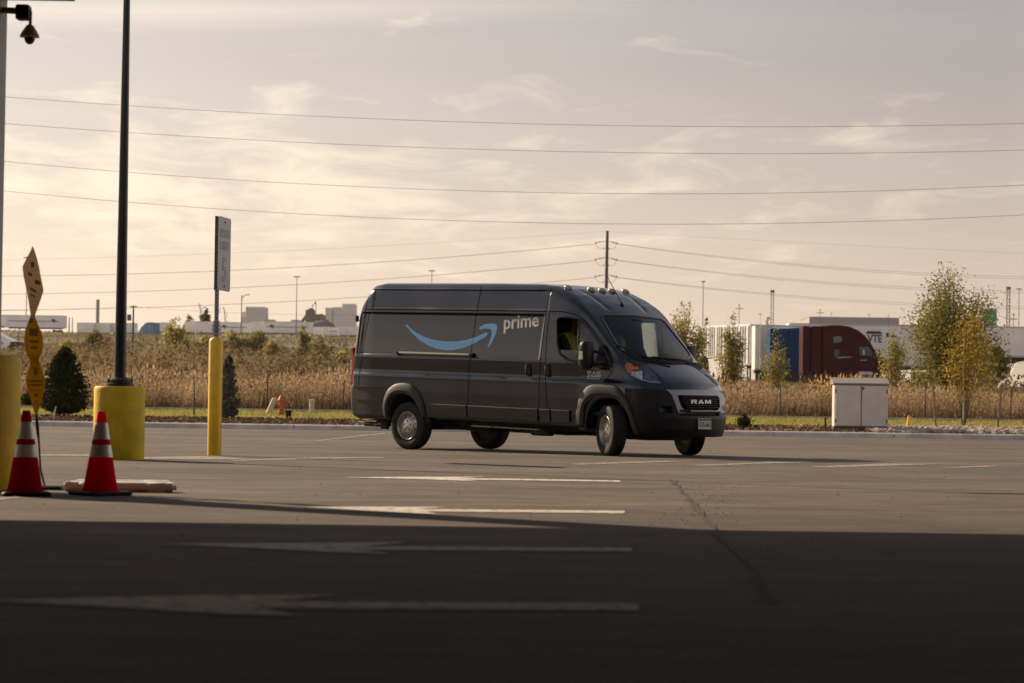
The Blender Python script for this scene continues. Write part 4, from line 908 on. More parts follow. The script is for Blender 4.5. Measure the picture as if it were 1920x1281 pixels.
# ------------------------------------------------------------------ trees and bushes (things)
BARK = mat('bark', (.09, .065, .045), rough=.95, var=.3, vscale=6)
TWIG = mat('twig', (.16, .115, .085), rough=.9)
def base_at(px, Y):
    d = rayd(px, 757); x = d.x / d.y * Y; return Vector((x, Y, float(T(x, Y))))
def plant(name, label, cat, px, ytop, wpx, Y, lm, seed, n=1500, leaf=.12, stems=6, shape='bush', group=None, base_frac=.25, trunk_r=None, shift=0, bare=0, ybase=None):
    r = np.random.default_rng(seed); b = base_at(px, Y); top = AT(px, ytop, Y); H = top.z - b.z; Wm = wpx / FPX * Y
    t = thing(name, label, cat, b, 0, group); tw = MB(); C = []
    tr_ = trunk_r or H * .018
    if shape == 'bush':
        for s in range(stems):
            a = r.uniform(0, 2 * pi); rad = Wm / 2 * sqrt(r.random()) * .8; hh = H * (1 - .45 * (rad / (Wm / 2)) ** 2) * r.uniform(.72, 1.0)
            if s == 0: rad *= .2; hh = H
            p = [Vector((0, 0, -.1)), Vector((cos(a) * rad * .35, sin(a) * rad * .35, hh * .4)), Vector((cos(a) * rad, sin(a) * rad, hh))]
            tw.tube(p, [tr_ * .7, tr_ * .45, tr_ * .12], 5)
            m_ = max(6, n // stems); tt = base_frac + (1 - base_frac) * r.random(m_) ** .8
            for q in tt:
                c = p[0].lerp(p[1], q * 2) if q < .5 else p[1].lerp(p[2], q * 2 - 1); sp_ = Wm * .17 * (1.25 - q) + .03 * Wm
                C.append((c.x + r.normal(0, sp_), c.y + r.normal(0, sp_), c.z + r.normal(0, sp_ * .8)))
    elif shape == 'conifer':
        tw.tube([(0, 0, -.1), (0, 0, H * .97)], [tr_, tr_ * .15], 6)
        for k in range(n // 14):
            f = r.random() ** 1.3; z = H * (.02 + .97 * f); L_ = Wm / 2 * (1 - f) ** .62 * (.72 + .28 * min(1, f * 6)) * (r.uniform(.55, .9) if r.random() < .55 else r.uniform(.9, 1.2)) + .02; a = r.uniform(0, 2 * pi)
            if k % 5 == 0: tw.tube([(0, 0, z), (cos(a) * L_ * .9, sin(a) * L_ * .9, z + L_ * .22)], [tr_ * .25, tr_ * .06], 4)
            for j in range(14):
                q = .25 + .8 * r.random() ** .6; C.append((cos(a) * L_ * q + r.normal(0, .020 * Wm), sin(a) * L_ * q + r.normal(0, .020 * Wm), z + L_ * q * .35 + r.normal(0, .012 * H)))
    else:
        def limb(p, d, L_, rr, lev):
            pts = [p]; c = p; dd = d.normalized()
            for k in range(4):
                dd = (dd + Vector(r.normal(0, .13, 3)) + Vector((0, 0, .10))).normalized(); c = c + dd * L_ / 4; pts.append(c)
            tw.tube(pts, [rr * (1 - .2 * k) for k in range(5)], 5 if lev else 7)
            if lev < 3:
                nb = (12, 6, 3)[lev] if shape == 'tree' else (9, 5, 3)[lev]
                for i in range(nb):
                    q = (base_frac if lev == 0 else .25) + (1 - (base_frac if lev == 0 else .25)) * (i + .5) / nb; k = min(int(q * 4), 3); c = pts[k].lerp(pts[k + 1], q * 4 - k)
                    a = r.uniform(0, 2 * pi); ax_ = Vector((cos(a), sin(a), r.uniform(.4, 1.1)))
                    l2 = (Wm * .5 * (1.15 - .75 * q) if lev == 0 else L_ * .5) * r.uniform(.75, 1.15); limb(c, ax_.normalized() * .8 + dd * .35, l2, rr * .38, lev + 1)
            if lev >= (1 if r.random() < .7 else 2) and not bare:
                for k in range(1, 5):
                    for j in range(max(1, int(n / 560))):
                        q = pts[k]; C.append((q.x + r.normal(0, .05 * Wm), q.y + r.normal(0, .05 * Wm), q.z + r.normal(0, .05 * Wm)))
        limb(Vector((0, 0, -.1)), Vector((shift, 0, 1)), H * .93, tr_, 0)
        if shape == 'multi':
            for s in (-1, 1): limb(Vector((s * .1, 0, -.1)), Vector((s * .28, 0, 1)), H * r.uniform(.7, .85), tr_ * .8, 0)
    tw.build('trunk' if shape != 'bush' else 'stem', BARK if shape != 'bare' else TWIG, t, True)
    if C:
        C = np.array(C); q = leaf_tris(C, leaf, 1.7); V = q.reshape(-1, 3); F = np.arange(len(V)).reshape(-1, 4); link_mesh('crown' if shape != 'bush' else 'foliage', V, F, lm, t)
    return t
LG = leafmat('leaf_green', (.065, .066, .016), (.38, .32, .09), .5, .6); LY = leafmat('leaf_yellowgreen', (.15, .14, .025), (.55, .46, .12), .6, .4)
LO = leafmat('leaf_gold', (.12, .09, .015), (.48, .33, .07), .55, 1.2); LD = leafmat('leaf_dark', (.012, .020, .008), (.05, .06, .025), .15, 2.5); LB = leafmat('leaf_juniper', (.045, .055, .042), (.20, .21, .165), .2, 3)
LM = leafmat('leaf_olive', (.12, .115, .03), (.50, .42, .15), .6, .5)
plant('spruce_tree', 'small dark spruce between the twisted yellow sign and the black lamp post', 'tree', 120, 653, 100, 66.0, LD, 3, 9000, .055, shape='conifer', trunk_r=.04)
plant('juniper_tree', 'narrow grey-green columnar juniper just right of the thin yellow bollard', 'tree', 428, 668, 44, 66.0, LB, 4, 5500, .045, shape='conifer', trunk_r=.03)
plant('mulch_shrub', 'small dark ball-shaped shrub at the kerb just right of the van nose', 'shrub', 1395, 779, 34, 64.0, LD, 5, 900, .05, stems=9, base_frac=.1)
plant('leafy_shrub', 'dark leafy shrub behind the red traffic cone at the left edge', 'shrub', 62, 735, 46, 79.7, LD, 6, 700, .09, stems=7, base_frac=.1)
g = 'trees along the far side of the field'
plant('field_tree', 'tall green tree with several trunks behind the staked sapling', 'tree', 1783, 504, 200, 96, LG, 7, 19000, .066, stems=38, group=g, base_frac=.38, trunk_r=.055)
plant('field_tree', 'bushy yellow-green tree directly right of the van roof', 'tree', 1284, 566, 92, 122, LY, 8, 8000, .078, stems=20, group=g, base_frac=.12, trunk_r=.04)
plant('field_tree', 'slim feathery green tree in front of the sunlit trailer ends', 'tree', 1371, 592, 62, 106, LM, 9, 4600, .065, stems=13, group=g, base_frac=.12, trunk_r=.035)
plant('field_tree', 'thin yellowish tree in front of the blue tractor unit', 'tree', 1452, 618, 60, 108, LM, 10, 2600, .06, stems=9, group=g, base_frac=.10, trunk_r=.03)
plant('field_tree', 'loose olive tree right of the maroon tractor nose', 'tree', 1672, 618, 62, 110, LM, 21, 3800, .065, stems=11, group=g, base_frac=.12, trunk_r=.035)
plant('leaning_tree', 'low yellowing shrub-like tree between the olive tree and the tall green tree', 'tree', 1718, 688, 60, 98, LY, 12, 900, .08, stems=8, base_frac=.15, trunk_r=.03)
plant('field_tree', 'dark low tree below the white tanker trailer at the right edge', 'tree', 1866, 640, 76, 125, LG, 13, 3000, .12, stems=14, group=g, base_frac=.1, trunk_r=.05)
plant('sapling', 'golden-leaved sapling with a pale stem held between two wooden stakes', 'tree', 1807, 560, 120, 66.2, LO, 14, 3400, .045, stems=15, base_frac=.42, trunk_r=.018)
_s = bpy.data.objects['sapling']; mb = MB(); mb.tube([(0, 0, -.05), (.01, 0, 1.0), (-.01, 0, 2.0), (.02, 0, 2.9)], [.034, .030, .022, .008], 8); mb.build('trunk', mat('pale_bark', (.34, .29, .25), rough=.85, var=.2, vscale=12), _s, True)
g = 'bushes on the brown slope'
for k, (px, yt, w, Y, lm, lb) in enumerate((
    (325,596,54,300,LY,'tall yellow-leaved bush left of the thin yellow bollard, on the slope'), (345,640,38,290,LG,'green bush at the foot of the tall yellow bush'),
    (176,622,44,310,LG,'round green bush left of the black lamp post on the slope'), (128,640,44,280,LY,'pale yellow bush behind the tip of the spruce'),
    (378,634,44,300,LY,'yellow-green bush just left of the thin yellow bollard'), (434,618,54,300,LM,'olive bush just right of the thin yellow bollard'),
    (478,620,60,300,LG,'widest green bush in the middle of the slope'), (510,640,36,292,LY,'low pale bush on the right flank of the widest green bush'),
    (567,611,32,310,LM,'slender upright bush in front of the trailer on the ridge'), (602,632,40,290,LM,'faint olive bush halfway to the van on the slope'),
    (640,660,44,200,LM,'dull green bush beside the rear edge of the van'), (525,684,28,128,LY,'small bright yellow bush low in the field left of the van'))):
    plant('slope_bush', lb, 'bush', px, yt, w, Y, lm, 30 + k, 1100, .02 + Y * .0009, stems=9, group=g, base_frac=.05)
for k, (px, yt, w, Y, lb) in enumerate(((262,640,60,140,'bare brown thicket right of the black lamp post'), (410,712,70,100,'bare twiggy shrub in the reeds beside the juniper'), (690-80,690,50,120,'bare grey twigs left of the van rear'))):
    plant('bare_shrub', lb, 'shrub', px, yt, w, Y, LM, 60 + k, 10, shape='bare', base_frac=.05, trunk_r=.03, bare=1, group='bare shrubs in the field')
# ------------------------------------------------------------------ yard furniture
YEL = mat('bollard_yellow', (.80, .49, .004), rough=.42, var=.10, vscale=4, bump=.15, bscale=14, coat=.15)
YELC = mat('concrete_yellow', (.66, .455, .008), rough=.7, var=.16, vscale=5, detail=8, bump=.35, bscale=30)
POLEB = mat('pole_black', (.008, .008, .009), rough=.38, spec=.4)
GALV = mat('galvanised', (.30, .30, .31), rough=.5, metal=.6, var=.15, vscale=8)
WOOD = mat('weathered_wood', (.20, .15, .11), rough=.9, var=.25, vscale=5, stretch=(1, 1, .2))
# black lamp post
lp = thing('lamp_post', 'tall black lamp post standing on a fat yellow concrete base', 'lamp post', (-4.72, 29.15, 0))
mb = MB(); mb.lathe([(.300,0),(.306,.02),(.306,.84),(.300,.865),(.285,.88),(0,.882)], n=48); mb.build('base', YELC, lp, True)
mb = MB(); mb.cyl((0, 0, .88), (0, 0, 6.25), .072, .036, 24); mb.build('pole', POLEB, lp, True)
mb = MB(); mb.lathe([(.17,.884),(.17,.91),(.14,.925),(.14,.955),(.10,.985),(.076,.99)], n=20)
for a in range(4): mb.box((.125 * cos(a * pi / 2 + .4), .125 * sin(a * pi / 2 + .4), .94), (.055, .055, .07), bev=.012)
mb.build('base_cover', POLEB, lp, True)
mb = MB(); mb.tube([(.16, -.05, .9), (.15, -.05, 1.0), (.135, -.04, 1.14)], .004, 5); mb.build('cable', POLEB, lp)
mb = MB(); mb.box((.45, 0, 6.22), (.85, .26, .07), bev=.02); mb.build('lamp_head', POLEB, lp)
# canopy column + dome camera
cc = thing('canopy_column', 'grey steel canopy column rising from a yellow concrete base at the left edge', 'column', (-4.2, 18.82, 0))
mb = MB(); mb.lathe([(.365,0),(.375,.02),(.375,1.02),(.365,1.045),(.34,1.058),(0,1.06)], n=56); mb.build('base', YELC, cc, True)
mb = MB(); mb.box((-.02, 0, 2.68), (.40, .40, 3.25), bev=.01); mb.build('shaft', mat('column_grey', (.22, .20, .19), rough=.55, var=.1), cc)
mb = MB(); mb.box((.44, 0, 3.885), (.60, .10, .09)); mb.build('bracket', POLEB, cc)
cam_ = thing('security_camera', 'white dome security camera hanging from a black box on the canopy column', 'camera', (-4.2, 18.82, 0)); S_ = 241.
def cz(y, x=40): return CH + (HOR - (960 - x) * .01396 - y) / S_ * 1.0
def cx(x): return (x - 960) / 241. + 4.2
mb = MB(); mb.box(((cx(20) + cx(43)) / 2, 0, (cz(9) + cz(33)) / 2), (.105, .12, .115), bev=.008); mb.build('junction_box', BLACK, cam_)
mb = MB(); mb.tube([(.12, 0, cz(18)), (cx(22), 0, cz(20))], .018); mb.tube([(.12, 0, cz(13)), (cx(22), 0, cz(14))], .01); mb.build('mount', GALV, cam_, True)
mb = MB(); mb.tube([(cx(41), 0, cz(12)), (cx(45), 0, cz(20)), (cx(44.5), 0, cz(45))], .013, 8); mb.build('drop_pipe', mat('camera_white', (.42, .39, .36), rough=.4), cam_, True)
zt = cz(43); mb = MB(); mb.lathe([(.012,0),(.028,-.01),(.055,-.05),(.074,-.085),(.076,-.10),(.060,-.103),(.045,-.105)], (cx(44), 0, zt), 28); mb.build('housing', mat('camera_white', (0, 0, 0)), cam_, True)
mb = MB(); mb.sphere((cx(44), 0, zt - .105), .043, 20, 10, (1, 1, 1.25)); mb.build('dome', mat('smoked_dome', (.01, .01, .012), rough=.05), cam_, True)
# canopy overhead and the depot behind the camera
cy_ = 19.95; cn = thing('canopy', 'flat steel loading canopy overhead that throws the broad foreground shadow', 'canopy', (0, 0, 0))
mb = MB(); mb.box((20, (cy_ - 14) / 2, 4.62), (150, cy_ + 14, .20), bev=0); mb.build('roof', mat('canopy_white', (.30, .29, .28), rough=.6), cn)
mb = MB(); mb.box((20, cy_ + .02, 4.62), (150, .06, .30)); mb.build('fascia', mat('fascia', (.12, .12, .12), rough=.5), cn)
for y in (2, 11, 18.82): mb = MB(); mb.box((20, y, 4.40), (150, .2, .22)); mb.build('beam', mat('canopy_steel', (.2, .19, .18), rough=.6), cn)
dp = thing('depot_building', 'long grey warehouse wall behind the viewer under the canopy', 'warehouse', (0, -14.1, 0))
mb = MB(); mb.box((20, -15, 5.5), (190, 30, 11)); mb.build('wall', mat('depot_wall', (.09, .09, .10), rough=.7, var=.1, vscale=.4), dp)
for i in range(14): mb = MB(); mb.box((-50 + i * 9, .03, 1.9), (3.2, .08, 3.4)); mb.build('dock_door', mat('dock_door', (.22, .21, .20), rough=.6), dp)
# bollard with sign
bl = thing('bollard', 'thin tall yellow steel bollard with a domed top, left of the van', 'bollard', (-3.905, 31.9, 0))
mb = MB(); mb.lathe([(.0925,0),(.0925,1.505),(.080,1.535),(.045,1.558),(0,1.565)], n=40); mb.build('post', YEL, bl, True)
sg = thing('speed_sign', 'white sign seen nearly edge-on, on a perforated post above the thin yellow bollard', 'sign', (-3.905, 31.9, 1.56))
mb = MB()
for y in (-.022, .022): mb.box((0, y, .79), (.05, .004, 1.60))
mb.box((-.024, 0, .79), (.004, .044, 1.60)); mb.build('sign_post', GALV, sg)
mb = MB()
for i in range(31): mb.box((0.0, -.0245, .05 + i * .051), (.016, .003, .018), rz=0)
mb.build('post_holes', BLACK, sg)
mb = MB()
for z, r in ((.05,.055),(.10,.062),(.15,.058),(.20,.045)): mb.lathe([(.02, z - .025), (r, z - .022), (r, z + .018), (.02, z + .022)], n=7)
mb.build('clamp', GALV, sg)
dirv = Vector((.150, .989, 0)); nrm = Vector((.989, -.150, 0)); zb, ztp = .62, 1.60
def sp_(u, v, off=0.0): return Vector((.030, 0, 0)) + dirv * (u * .62 - .10) + nrm * off + Vector((0, 0, zb + v * (ztp - zb)))
crn = [(.05,0),(.95,0),(1,.035),(1,.965),(.95,1),(.05,1),(0,.965),(0,.035)]
mb = MB(); a = [sp_(u, v, 0) for u, v in crn]; b = [sp_(u, v, .004) for u, v in crn]; mb.add(a + b, [tuple(range(7, -1, -1)), tuple(range(8, 16))] + [(i, (i + 1) % 8, 8 + (i + 1) % 8, 8 + i) for i in range(8)])
fc = mb.build('sign_plate', mat('sign_grey_white', (.40, .37, .36), rough=.5), sg)
mb = MB(); SR = dirv * .62; UPV = Vector((0, 0, ztp - zb))
for w_, u0, u1, v0, v1 in (('SPEED', .12,.88,.72,.84), ('LIMIT', .16,.84,.55,.67), ('5', .32,.68,.12,.46)): add_text(mb, w_, sp_(u0, v0, .0075), SR * (u1 - u0), UPV * (v1 - v0), .02)
mb.build('sign_text', mat('faded_print', (.345, .32, .31), rough=.6), fc)
mb = MB()
for v in (.06, .93): q = sp_(.5, v, .004); mb.cyl(q, q + nrm * .012, .012, n=8)
mb.build('bolts', BLACK, fc)
mb = MB()
for i in range(44): z = zb + .02 + i * .0222; mb.box((-.022, -.02, z), (.03, .05, .010))
mb.box((-.02, 0, (zb + ztp) / 2), (.035, .03, ztp - zb)); mb.build('channel_edge', mat('channel_dark', (.07, .055, .045), rough=.6), sg)
# cones
CONE = leafmat('cone_red', (.64, .006, .030), (.80, .010, .045), .38, 3); CB = mat('cone_base', (.045, .008, .010), rough=.7); BAND = mat('reflective_band', (.72, .71, .70), rough=.35, metal=.1)
def cone(px, py, Yc, h, rz, label):
    p = G(px, py); d = p.y; X = (px - 960) / FPX * Yc
    t = thing('traffic_cone', label, 'traffic cone', (X, Yc, 0), rz, 'red traffic cones by the columns'); R = lambda z: .133 - (.133 - .028) * (z - .03) / (h - .03)
    def seg(z0, z1, e=0): return [(R(z0) + e, z0), (R(z1) + e, z1)]
    mb = MB(); mb.box((0, 0, .016), (.36, .36, .032), bev=.012); mb.build('base', CB, t)
    mb = MB(); mb.lathe([(R(.03) + .012, .032), (R(.05), .05)] + seg(.05, h - .008) + [(R(h) - .006, h), (R(h) - .012, h)], n=36); b_ = mb.build('body', CONE, t, True)
    for z0, z1 in ((h * .455, h * .60), (h * .665, h * .865)): mb = MB(); mb.lathe(seg(z0, z1, .0022), n=36); mb.build('reflective_band', BAND, b_, True)
    return t
cone(52, 926, 18.05, .635, .3, 'traffic cone in front of the yellow column base, below the twisted yellow sign')
cone(193, 929, 18.35, .635, .75, 'traffic cone in front of the yellow lamp-post base, beside the white bars')
# twisted caution sign
ts = thing('caution_sign', 'twisted strip of three yellow diamond caution signs behind the left traffic cone', 'sign', (AT(66, 790, 19.2).x, 19.2, 0)); ox = AT(66, 790, 19.2).x
def q_(x, y, dy=0.0): a = AT(x, y, 19.2 + dy); return Vector((a.x - ox, dy, a.z))
YS = leafmat('sign_yellow', (.52, .34, .015), (.60, .40, .02), .22); YT = leafmat('sign_yellow_tan', (.56, .45, .29), (.64, .52, .36), .28); INK = mat('sign_ink', (.30, .23, .12), rough=.7)  # top diamond is tan and paler than the two yellow ones below
def ribbon(name, rows, m, th=.006):
    """rows: (xleft, xright, y, dyleft, dyright)"""
    mb = MB(); n = len(rows); a = []; b = []
    for xl, xr, y, dl, dr in rows: a += [q_(xl, y, dl), q_(xr, y, dr)]
    b = [v + Vector((0, th, 0)) for v in a]; V_ = a + b; k = 2 * n; F_ = []
    for i in range(n - 1):
        F_ += [(2*i, 2*i+1, 2*i+3, 2*i+2), (k+2*i+1, k+2*i, k+2*i+2, k+2*i+3), (2*i, 2*i+2, k+2*i+2, k+2*i), (2*i+1, k+2*i+1, k+2*i+3, 2*i+3)]
    return mb.add(V_, F_).build(name, m, ts, True)
d1 = ribbon('diamond', [(60.5,61.5,462,0,0),(57,65,471,.0,.02),(50,69,484,-.01,.05),(42,73,500,-.04,.06),(44,76,518,-.06,.06),(47,79,532,-.05,.07),(50,81.5,545,-.03,.06),(53,76,562,-.02,.03),(56,69,582,0,.01),(58,64,596,0,0)], YT)
d2 = ribbon('diamond', [(58,64,590,.012,.012),(52,70,606,.0,.03),(47,77,622,-.03,.04),(45,81,640,-.05,.05),(47,80,655,-.04,.05),(52,75,668,-.01,.03),(58,70,680,.01,.01)], YS)
d3 = ribbon('diamond', [(60,70,668,.02,.02),(57,75,684,0,.02),(52,81,700,-.03,.03),(48.5,85,714,-.05,.03),(51,83,730,-.03,.02),(57,79,748,.0,.02),(62,74,765,.01,.01),(65,70,777,.01,.01)], YS)
def ink(par, L_):
    mb = MB()
    for x0, y0, x1, y1, sk in L_: mb.add([q_(x0, y0, -.066), q_(x1, y0 + sk, -.066), q_(x1, y1 + sk, -.066), q_(x0, y1, -.066)], [(0, 1, 2, 3)])
    mb.build('print', INK, par)
ink(d1, [(58,491,64,502,0),(53,510,60,516,3),(65,524,75,532,3),(56,538,68,543,7),(57,550,66,554,5)])
ink(d2, [(56,597,62,606,0),(55,616,71,630,0),(55,638,73,643,0),(57,650,71,654,0)])
ink(d3, [(63,689,71,704,0),(54,713,80,717,0),(54,720,80,724,0),(58,731,76,732.5,0),(64,738,71,744,0),(65,751,70,757,0)])
mb = MB(); mb.tube([q_(68, 776, .02), q_(70, 800, .02), q_(73, 830, .03), q_(76, 880, .05), Vector((.07, .12, 0))], [.010, .015, .008, .008, .008], 8); mb.box((.07, .12, .015), (.30, .30, .03), bev=.01); mb.build('stand', BLACK, ts, True)
# white plastic bars on the ground
wb = thing('barrier_bars', 'bundle of white plastic barrier bars lying on the asphalt behind the right cone', 'barrier', (AT(220, 915, 18.9).x, 19.0, 0))
WP = mat('white_plastic', (.92, .90, .88), rough=.5, var=.08)
for k, (dy, z, x0, x1) in enumerate(((0,.040,-.42,.42),(.095,.040,-.40,.40),(.19,.050,-.37,.36))):
    mb = MB(); mb.cyl((x0, dy, z), (x1, dy, z), .040, n=18)
    mb.cyl((x0 - .02, dy, z), (x0 + .02, dy, z), .026, n=12); mb.cyl((x1 - .02, dy, z), (x1 + .03, dy, z), .022, n=12); mb.box((x0 + .14, dy, z), (.10, .090, .080), bev=.020); mb.box((x1 - .12, dy, z), (.14, .090, .080), bev=.008); mb.build('bar', WP, wb, True)
# ------------------------------------------------------------------ verge objects
hb = base_at(528, 71.8); hy = thing('fire_hydrant', 'faded orange fire hydrant on the verge left of the van', 'fire hydrant', hb); HO = mat('hydrant_orange', (.42, .115, .03), rough=.6, var=.15, vscale=8)
mb = MB(); mb.lathe([(.09,-.05),(.09,.04),(.105,.045),(.105,.10),(.082,.11),(.082,.40),(.115,.41),(.115,.435),(.085,.44)], n=24); mb.build('barrel', HO, hy, True)
mb = MB(); mb.lathe([(.118,.436),(.118,.452),(.10,.47),(.078,.53),(.045,.575),(.022,.585),(.022,.62),(0,.622)], n=24); mb.build('bonnet', HO, hy, True)
for s in (-1, 1): mb = MB(); mb.cyl((s * .07, 0, .29), (s * .135, 0, .29), .045, n=14); mb.cyl((s * .135, 0, .29), (s * .165, 0, .29), .055, n=8); mb.build('side_outlet', HO, hy, True)
mb = MB(); mb.cyl((0, -.07, .24), (0, -.14, .24), .06, n=16); mb.cyl((0, -.14, .24), (0, -.17, .24), .068, n=8); mb.build('front_outlet', HO, hy, True)
TAN = mat('tan_pipe', (.55, .43, .26), rough=.6, var=.1)
b_ = base_at(503, 75.5); mb = MB(); mb.cyl((0, 0, -.05), (.20, 0, .43), .085, n=18); mb.sphere((.20, 0, .43), .085, 14, 6, (1, 1, .35)); o = mb.build('marker_pipe', TAN, None, True); o.location = b_; tag(o, 'leaning tan pipe post behind the fire hydrant', 'post')
b_ = base_at(585, 77); mb = MB(); mb.lathe([(.085,-.05),(.085,.36),(.10,.365),(.10,.395),(.05,.41),(0,.412)], n=18); o = mb.build('marker_pipe', TAN, None, True); o.location = b_; tag(o, 'upright tan pipe post between the hydrant and the van', 'post')
b_ = base_at(541, 68.6); mb = MB(); mb.lathe([(.075,-.02),(.088,.16),(.105,.165),(.105,.20),(.0,.202)], n=18); o = mb.build('plant_pot', BLACK, None, True); o.location = b_; tag(o, 'black plastic pot standing at the foot of the fire hydrant', 'pot')
def stake(px, yt, yb, Y, w, m, label, name='stake', tilt=0.0, cat='stake', group=None):
    b = base_at(px, Y); t = AT(px, yt, Y); h = t.z - b.z; mb = MB(); mb.cyl((0, 0, -.05), (tilt, 0, h), w / 2, w / 2 * .85, 8); o = mb.build(name, m, None, True); o.location = b; return tag(o, label, cat, group)
stake(364, 765, 783, 70, .05, BLACK, 'short black irrigation riser on the grass left of the thin bollard', 'irrigation_riser', cat='riser')
stake(1548, 783, 800, 65.5, .06, BLACK, 'short black riser just left of the beige storage cabinet', 'irrigation_riser', cat='riser')
stake(1660, 766, 803, 64.8, .05, BLACK, 'thin black post at the right corner of the storage cabinet', 'marker_post', cat='post')
stake(99, 762, 786, 65, .035, mat('white_stake', (.55, .5, .45), rough=.7), 'leaning white stake in front of the spruce', 'plant_stake', .09, group='white stakes by the spruce'); stake(168, 779, 786, 66, .03, mat('white_stake', (0, 0, 0)), 'short white stake right of the spruce foot', 'plant_stake', -.14, group='white stakes by the spruce')
stake(1756, 719, 800, 65.2, .06, WOOD, 'wooden stake left of the golden sapling', 'tree_stake', -.12, group='stakes of the golden sapling'); stake(1870, 718, 800, 65.4, .06, WOOD, 'wooden stake right of the golden sapling', 'tree_stake', .13, group='stakes of the golden sapling')
b_ = base_at(1705, 65.5); mb = MB(); mb.lathe([(.10,-.02),(.095,.02),(.05,.30),(.045,.36),(0,.365)], n=14); o = mb.build('yellow_marker', YEL, None, True); o.location = b_; tag(o, 'small yellow cone-shaped marker beside the gravel bed', 'marker')
b_ = base_at(1497, 64.1); mb = MB(); mb.add([(-.09,0,.02),(.02,0,.03),(.07,0,.11),(-.03,.02,.10),(-.06,-.03,.04),(.05,-.04,.03),(.09,-.01,.13)], [(0,1,3),(1,2,3),(0,4,1),(1,5,6),(1,6,2)]); o = mb.build('yellow_scrap', YEL); o.location = b_; tag(o, 'crumpled bit of yellow plastic on the mulch', 'litter')
# beige storage cabinet
sc_ = thing('storage_cabinet', 'beige two-door plastic storage cabinet with a grey lid standing on the kerb bed', 'cabinet', (AT(1612, 800, 63.6).x, 63.6, .13), radians(-3)); BE = mat('cabinet_beige', (.62, .57, .52), rough=.6, var=.06, vscale=3); DG = mat('cabinet_dark', (.06, .055, .055), rough=.6)
mb = MB(); mb.box((0, .0, .68), (1.40, .72, 1.10), bev=.012); mb.build('body', BE, sc_)
for s in (-1, 1):
    mb = MB(); mb.box((s * .342, -.375, .68), (.665, .04, 1.06), bev=.01); d_ = mb.build('door', BE, sc_)
    mb = MB()
    for k in range(7): mb.box((s * .342, -.398, .26 + k * .092), (.56, .006, .075), bev=.002)
    mb.box((s * .342, -.398, 1.03), (.56, .006, .26), bev=.002); mb.build('door_slats', BE, d_)
    for z in (.28, 1.06): mb = MB(); mb.box((s * .665, -.40, z), (.03, .012, .10)); mb.build('hinge', DG, d_)
mb = MB(); mb.box((.045, -.40, 1.13), (.06, .012, .07), bev=.005); mb.box((.0, -.399, .68), (.012, .004, 1.05)); mb.build('latch', DG, sc_)
mb = MB(); mb.prism([(-.43,1.235),(-.43,1.27),(.40,1.42),(.40,1.235)], -.735, .735, ax='x'); mb.build('lid', mat('cabinet_lid', (.24, .22, .21), rough=.6), sc_)
mb = MB(); mb.box((0, -.01, .10), (1.42, .74, .07), bev=.01)
for x in (-.55, -.38, -.06, .10, .42, .58): mb.box((x, -.25, .03), (.12, .12, .09))
mb.build('base', DG, sc_)
# wire fence
fx = [-340, 52, 207, 365, 500, 643, 780, 915, 1050, 1190, 1325, 1463, 1600, 1735, 1805, 1895, 2030, 2200]
fn = thing('wire_fence', 'sagging wire fence on thin dark posts along the front of the reeds', 'fence', (0, 79.5, 0)); pts = []
for k, p in enumerate(fx):
    b = base_at(p, 79.5); h = 1.12 + .06 * sin(k * 2.1); mb = MB(); mb.cyl((b.x, 0, b.z - .1), (b.x + .04 * sin(k * 1.7), 0, b.z + h), .022, .018, 6); mb.build('post', mat('fence_post', (.06, .045, .04), rough=.8), fn); pts.append((b.x, 0, b.z, h))
for f in (.55, .92):
    mb = MB(); mb.tube([(x, y, z + h * f) for x, y, z, h in pts], .0045, 4); mb.build('wire', mat('fence_wire', (.10, .09, .08), rough=.6), fn)
